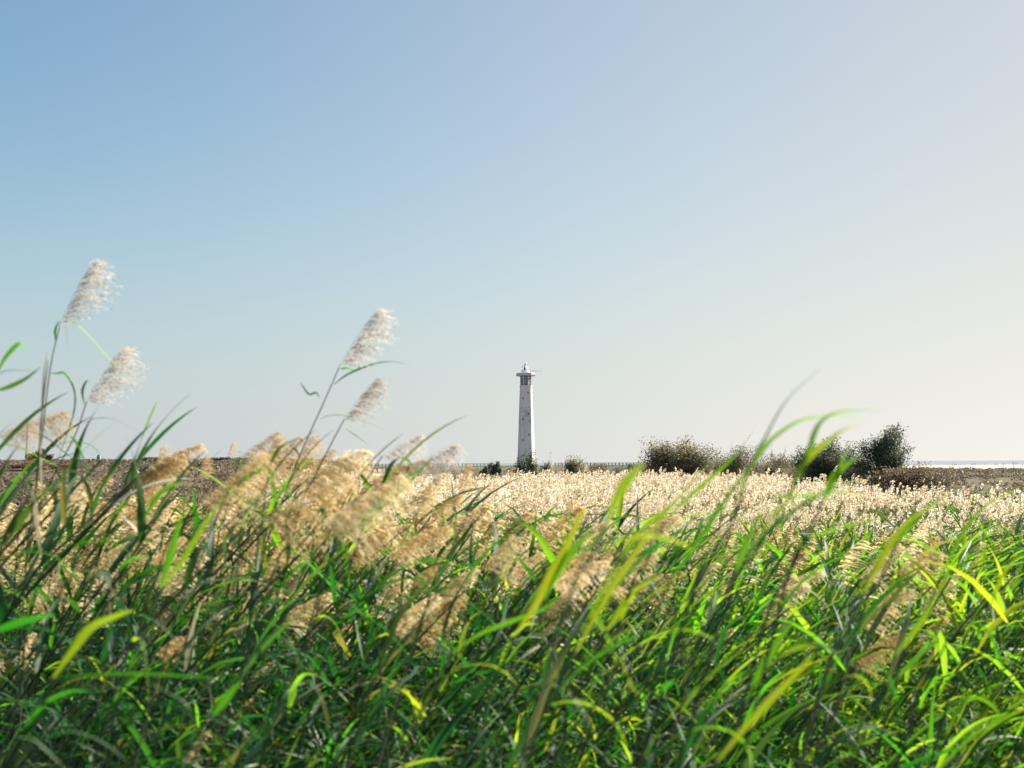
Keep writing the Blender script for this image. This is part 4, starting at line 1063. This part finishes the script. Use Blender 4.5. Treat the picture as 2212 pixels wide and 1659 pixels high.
# broad blades, left
def blade(uv, d, w, tilt, m, label, extra=2, more=(), dd=0.0):
    b0, b1 = np.array(uv[0], float), np.array(uv[1], float)
    g = b1 - b0; g /= np.linalg.norm(g)
    low = b0 + np.array([-88.0, 190])
    hero([tuple(low), tuple(b0 * 0.5 + low * 0.5 + np.array([2, 0])), tuple(b0)], d, label, [(uv, w, tilt, m, dd)] + list(more), None, m if m != 'd' else 'b', extra)
blade([(312, 1122), (332, 1083), (362, 1052), (404, 1039)], 3.4, 22, (0.2, 0.5), 'g', 'reed with a bright leaf arching up beside the shaggy tan plumes')
blade([(347, 1270), (366, 1209), (381, 1152), (397, 1100)], 2.9, 30, (0.1, 0.2), 'g', 'reed with a straight yellow tipped blade before the tan plumes', 2,
      [([(353, 1268), (402, 1198), (441, 1133), (490, 1070)], 22, (0.2, 0.2), 'g')])
blade([(277, 1323), (326, 1335), (364, 1365), (391, 1400), (405, 1432)], 2.6, 20, (1.0, 0.7), 'b', 'reed with a pale grey leaf arching over like a bow below the yellow tipped blade')
blade([(-40, 1372), (57, 1339), (122, 1327)], 2.5, 28, (0.3, 0.2), 'g', 'reed with a dark green leaf entering from the frame edge low down')
blade([(114, 1465), (160, 1400), (198, 1354), (259, 1327), (290, 1318)], 2.3, 26, (0.3, 0.1), 'g', 'reed with a very wide green leaf rising to a bend low in the thicket')
blade([(118, 1465), (191, 1457), (305, 1453), (420, 1461), (470, 1465)], 2.3, 21, (0.9, 0.3), 'b', 'reed with one long leaf lying level across the lower thicket')
blade([(317, 1472), (362, 1495), (402, 1518), (416, 1560), (417, 1650)], 2.2, 19, (0.9, 0.9), 'b', 'reed with a pale leaf hooked straight down near the bottom of the frame')
blade([(92, 1594), (145, 1579), (198, 1590), (244, 1617), (282, 1652)], 2.1, 22, (0.9, 0.9), 'b', 'reed with a pale silvery leaf arched at the very bottom of the frame')
blade([(34, 1590), (76, 1598), (107, 1625), (141, 1659)], 1.95, 27, (0.8, 0.8), 'b', 'reed with a pale broad leaf bent over in the bottom corner')
blade([(462, 1545), (492, 1503), (523, 1468)], 2.3, 25, (0.1, 0.1), 'g', 'reed with a short yellow blade low down beside the level leaf', 2)
blade([(69, 1053), (78, 1102), (84, 1152), (88, 1205)], 3.0, 28, (0.1, 0.3), 'd', 'reed with a hanging pale dry leaf below the dry sheath')
blade([(495, 1056), (533, 1075), (580, 1120), (602, 1170)], 3.4, 22, (0.9, 0.5), 'b', 'reed with a grey leaf crossing before the golden plumes', 2)
# middle
blade([(1114, 1370), (1160, 1300), (1190, 1240), (1217, 1194), (1251, 1118), (1263, 1098)], 2.5, 30, (0.2, 0.1), 'g', 'reed with a wide yellow green blade rising below the lighthouse', 2,
      [([(1175, 1294), (1221, 1209), (1251, 1171), (1286, 1136)], 26, (0.1, 0.3), 'g')])
blade([(1244, 1407), (1312, 1285), (1369, 1198), (1411, 1140), (1457, 1087)], 2.4, 20, (0.2, 0.1), 'g', 'reed with a long upright blade in the middle of the thicket', 2,
      [([(1330, 1270), (1400, 1190), (1450, 1160), (1500, 1120)], 20, (0.5, 0.4), 'g')])
blade([(977, 1407), (1045, 1365), (1122, 1335), (1179, 1312), (1215, 1285)], 2.6, 17, (0.3, 0.2), 'g', 'reed with a thick green leaf slanting up across the middle of the thicket', 1)
blade([(984, 1190), (1018, 1224), (1045, 1270), (1068, 1301)], 3.0, 20, (1.0, 0.9), 'b', 'reed with a pale leaf falling steeply below the lighthouse')
blade([(1018, 1091), (1064, 1102), (1106, 1136), (1141, 1167)], 3.6, 20, (0.7, 0.9), 'b', 'reed with a grey blue leaf crossing before the pale field')
blade([(1340, 1415), (1365, 1480), (1385, 1505)], 2.3, 22, (0.9, 0.8), 'b', 'reed with a pale leaf drooping in the lower middle of the thicket')
hero([(548, 1260), (566, 1120), (582, 1008)], 3.6, 'dark reed whose leaves fan out from one node before the golden mound',
     [([(580, 1014), (588, 1040), (597, 1070), (615, 1128)], 30, (0.2, 0.3), 'b'), ([(582, 1006), (594, 982), (610, 962), (650, 944)], 19, (0.8, 0.6), 'b'), ([(582, 1009), (560, 1016), (530, 1034), (478, 1062)], 22, (0.3, 0.3), 'g'),
      ([(583, 1012), (612, 1050), (640, 1085), (652, 1110)], 18, (0.2, 0.4), 'b')], None, 'b', 2)
hero([(812, 1330), (800, 1240), (772, 1146)], 3.4, 'reed with two parallel blades slanting up from one node towards the pale field',
     [([(770, 1144), (806, 1098), (856, 1046), (915, 1009)], 24, (0.2, 0.4), 'g'), ([(772, 1142), (830, 1092), (882, 1044), (932, 990)], 16, (0.3, 0.3), 'g'), ([(770, 1146), (735, 1152), (700, 1158), (672, 1160)], 16, (0.5, 0.4), 'b'),
      ([(780, 1176), (800, 1204), (818, 1240), (826, 1272)], 24, (0.9, 0.8), 'b')], None, 'g', 1)
blade([(18, 1168), (40, 1130), (62, 1100), (84, 1068)], 3.0, 34, (0.2, 0.2), 'b', 'reed with a short very dark broad leaf by the dry sheath', 1)
blade([(1256, 1364), (1331, 1224), (1386, 1144), (1456, 1084), (1536, 994)], 2.5, 17, (0.2, 0.2), 'g', 'reed with the longest blade crossing towards the biggest olive bush', 2)
blade([(1310, 1362), (1340, 1318), (1366, 1279), (1426, 1244)], 2.6, 28, (0.3, 0.2), 'g', 'reed with a short dark wide blade in the middle of the thicket', 1)
blade([(1590, 1230), (1600, 1200), (1618, 1160), (1643, 1108)], 2.6, 24, (0.2, 0.2), 'g', 'reed with an upright short blade before the low brown scrub', 2)
blade([(1866, 1279), (1896, 1224), (1926, 1169), (1976, 1114), (2051, 1079)], 2.5, 21, (0.2, 0.5), 'g', 'reed with a blade bending over before the beach scrub', 2)
blade([(1936, 1414), (1970, 1366), (2006, 1314), (2056, 1234)], 2.5, 17, (0.1, 0.2), 'g', 'reed with a thin golden blade slanting up low under the beach', 1)
blade([(1740, 1162), (1780, 1150), (1831, 1134), (1926, 1114)], 2.6, 17, (0.7, 0.5), 'g', 'reed with a nearly level yellow green blade before the airy tree', 1)
blade([(1946, 1154), (1975, 1165), (2010, 1186), (2062, 1208)], 2.8, 19, (0.8, 0.8), 'g', 'reed with a blade falling to the outer side before the beach scrub', 1)
for k, (u_, v_, d_, lab_) in enumerate([(150, 1240, 2.7, 'reed with a pale arched leaf deep below the rusty brush'), (560, 1380, 2.6, 'reed with a pale arched leaf low below the golden mound'), (700, 1300, 2.8, 'reed with a pale arched leaf below the soft streaming plumes'),
                                   (640, 1480, 2.3, 'reed with a pale arched leaf near the bottom under the leaning pair'), (880, 1330, 2.7, 'reed with a pale arched leaf in the middle below the boardwalk'), (1150, 1480, 2.4, 'reed with a pale arched leaf near the bottom under the lighthouse'),
                                   (1480, 1420, 2.5, 'reed with a pale arched leaf near the bottom under the biggest bush'), (1850, 1440, 2.5, 'reed with a pale arched leaf near the bottom under the airy tree'), (2060, 1350, 2.6, 'reed with a pale arched leaf low under the waterline trio')]):
    a_ = r.uniform(45, 80); b_ = r.uniform(40, 75)
    blade([(u_, v_), (u_ + a_ * 0.55, v_ - 8), (u_ + a_, v_ + 14), (u_ + a_ * 1.3, v_ + b_), (u_ + a_ * 1.42, v_ + b_ * 1.6)], d_, r.uniform(16, 21), (1.0, 0.8), 'b', lab_, 2)
# right-hand shoots against the bushes and sky
hero([(1560, 1330), (1630, 1200), (1684, 1112)], 2.1, 'foremost bright shoot whose blades rise before the airy dark tree',
     [([(1684, 1112), (1719, 1037), (1746, 976), (1759, 933), (1775, 908), (1807, 890), (1861, 885), (1914, 888)], 17, (0.2, 0.9), 'g'),
      ([(1705, 1075), (1730, 1010), (1765, 970), (1786, 954), (1802, 941), (1825, 926), (1855, 919)], 20, (0.1, 0.7), 'g'),
      ([(1665, 1072), (1730, 1070), (1794, 1066), (1861, 1061)], 11, (0.5, 0.4), 'g'), ([(1640, 1160), (1680, 1100), (1730, 1075)], 12, (0.4, 0.4), 'g')], None, 'g', 3)
hero([(1480, 1330), (1560, 1180), (1608, 1060)], 2.2, 'bright shoot with long thin tips arching over before the sky beside the foremost',
     [([(1594, 1080), (1620, 1010), (1645, 968), (1692, 928), (1732, 906), (1780, 898), (1820, 898), (1887, 911)], 15, (0.3, 0.9), 'g'),
      ([(1605, 1060), (1628, 990), (1650, 949), (1700, 863), (1775, 794)], 9, (0.5, 0.8), 'g')], None, 'g', 3)
hero([(1690, 1290), (1740, 1170), (1777, 1085)], 2.2, 'bright shoot with two short blades just outside the foremost',
     [([(1777, 1085), (1800, 1040), (1813, 1010), (1834, 954)], 15, (0.2, 0.2), 'g'), ([(1780, 1066), (1800, 1030), (1823, 1008), (1861, 980)], 20, (0.1, 0.3), 'g')], None, 'g', 3)
blade([(1619, 1506), (1640, 1457), (1679, 1388), (1721, 1327)], 2.4, 26, (0.1, 0.1), 'g', 'reed with a straight golden yellow blade low in the bright thicket', 1)
blade([(1549, 1644), (1618, 1560), (1671, 1503), (1728, 1445), (1763, 1407)], 2.0, 22, (0.3, 0.1), 'g', 'reed with the widest green blade slanting up from the bottom edge', 1)
blade([(1873, 1270), (1896, 1217), (1938, 1156), (1968, 1117)], 2.6, 20, (0.2, 0.3), 'g', 'reed with a tall blade before the pale field beyond the foremost shoots', 2, [([(1890, 1230), (1950, 1150), (2010, 1090), (2050, 1062)], 18, (0.3, 0.6), 'g')])
blade([(1953, 1400), (1999, 1331), (2045, 1240)], 2.6, 14, (0.2, 0.2), 'g', 'reed with a narrow yellow blade in the bright thicket nearer the frame edge', 2)
blade([(2140, 1308), (2167, 1240), (2209, 1190)], 2.7, 14, (0.2, 0.2), 'g', 'reed with a slanting yellow blade right at the frame edge', 2)
blade([(1530, 1190), (1568, 1217), (1618, 1251)], 2.7, 22, (1.0, 0.9), 'b', 'reed with a pale grey leaf drooping beside the foremost bright shoot', 2)
blade([(2035, 1240), (2080, 1150), (2130, 1090), (2212, 1050)], 3.2, 20, (0.2, 0.6), 'g', 'reed with a streaming blade crossing the pale field at the frame edge', 2)
blade([(1440, 1120), (1500, 1062), (1560, 1010), (1610, 962)], 2.6, 16, (0.2, 0.4), 'g', 'reed with a slim blade crossing before the biggest olive bush', 2)
blade([(1450, 1250), (1520, 1150), (1580, 1060), (1690, 925)], 2.3, 18, (0.2, 0.5), 'g', 'reed with a long blade ending in front of the low brownish scrub', 2)
blade([(1310, 1130), (1340, 1060), (1370, 1020), (1395, 1000)], 1.7, 24, (0.1, 0.2), 'g', 'reed with a blurred blade tip before the small dark bush', 1)
# lone heads rising above the pale field
for u, v0, v1, d, lab in ((963, 1002, 983, 30, 'lone reed with a small orange tan head against the sky before the lighthouse'), (1190, 1010, 996, 40, 'reed with a gold head standing before the foot of the lighthouse'), (1262, 1020, 1003, 34, 'reed with a tan head rising before the olive brown mound')):
    hero([(u - 5, v0 + 70), (u - 3, v0 + 30), (u - 1, v0)], d, lab, [], ((u + 2, v1), 'tan', 1.5, 0.4), 'g', 2, 0.004)
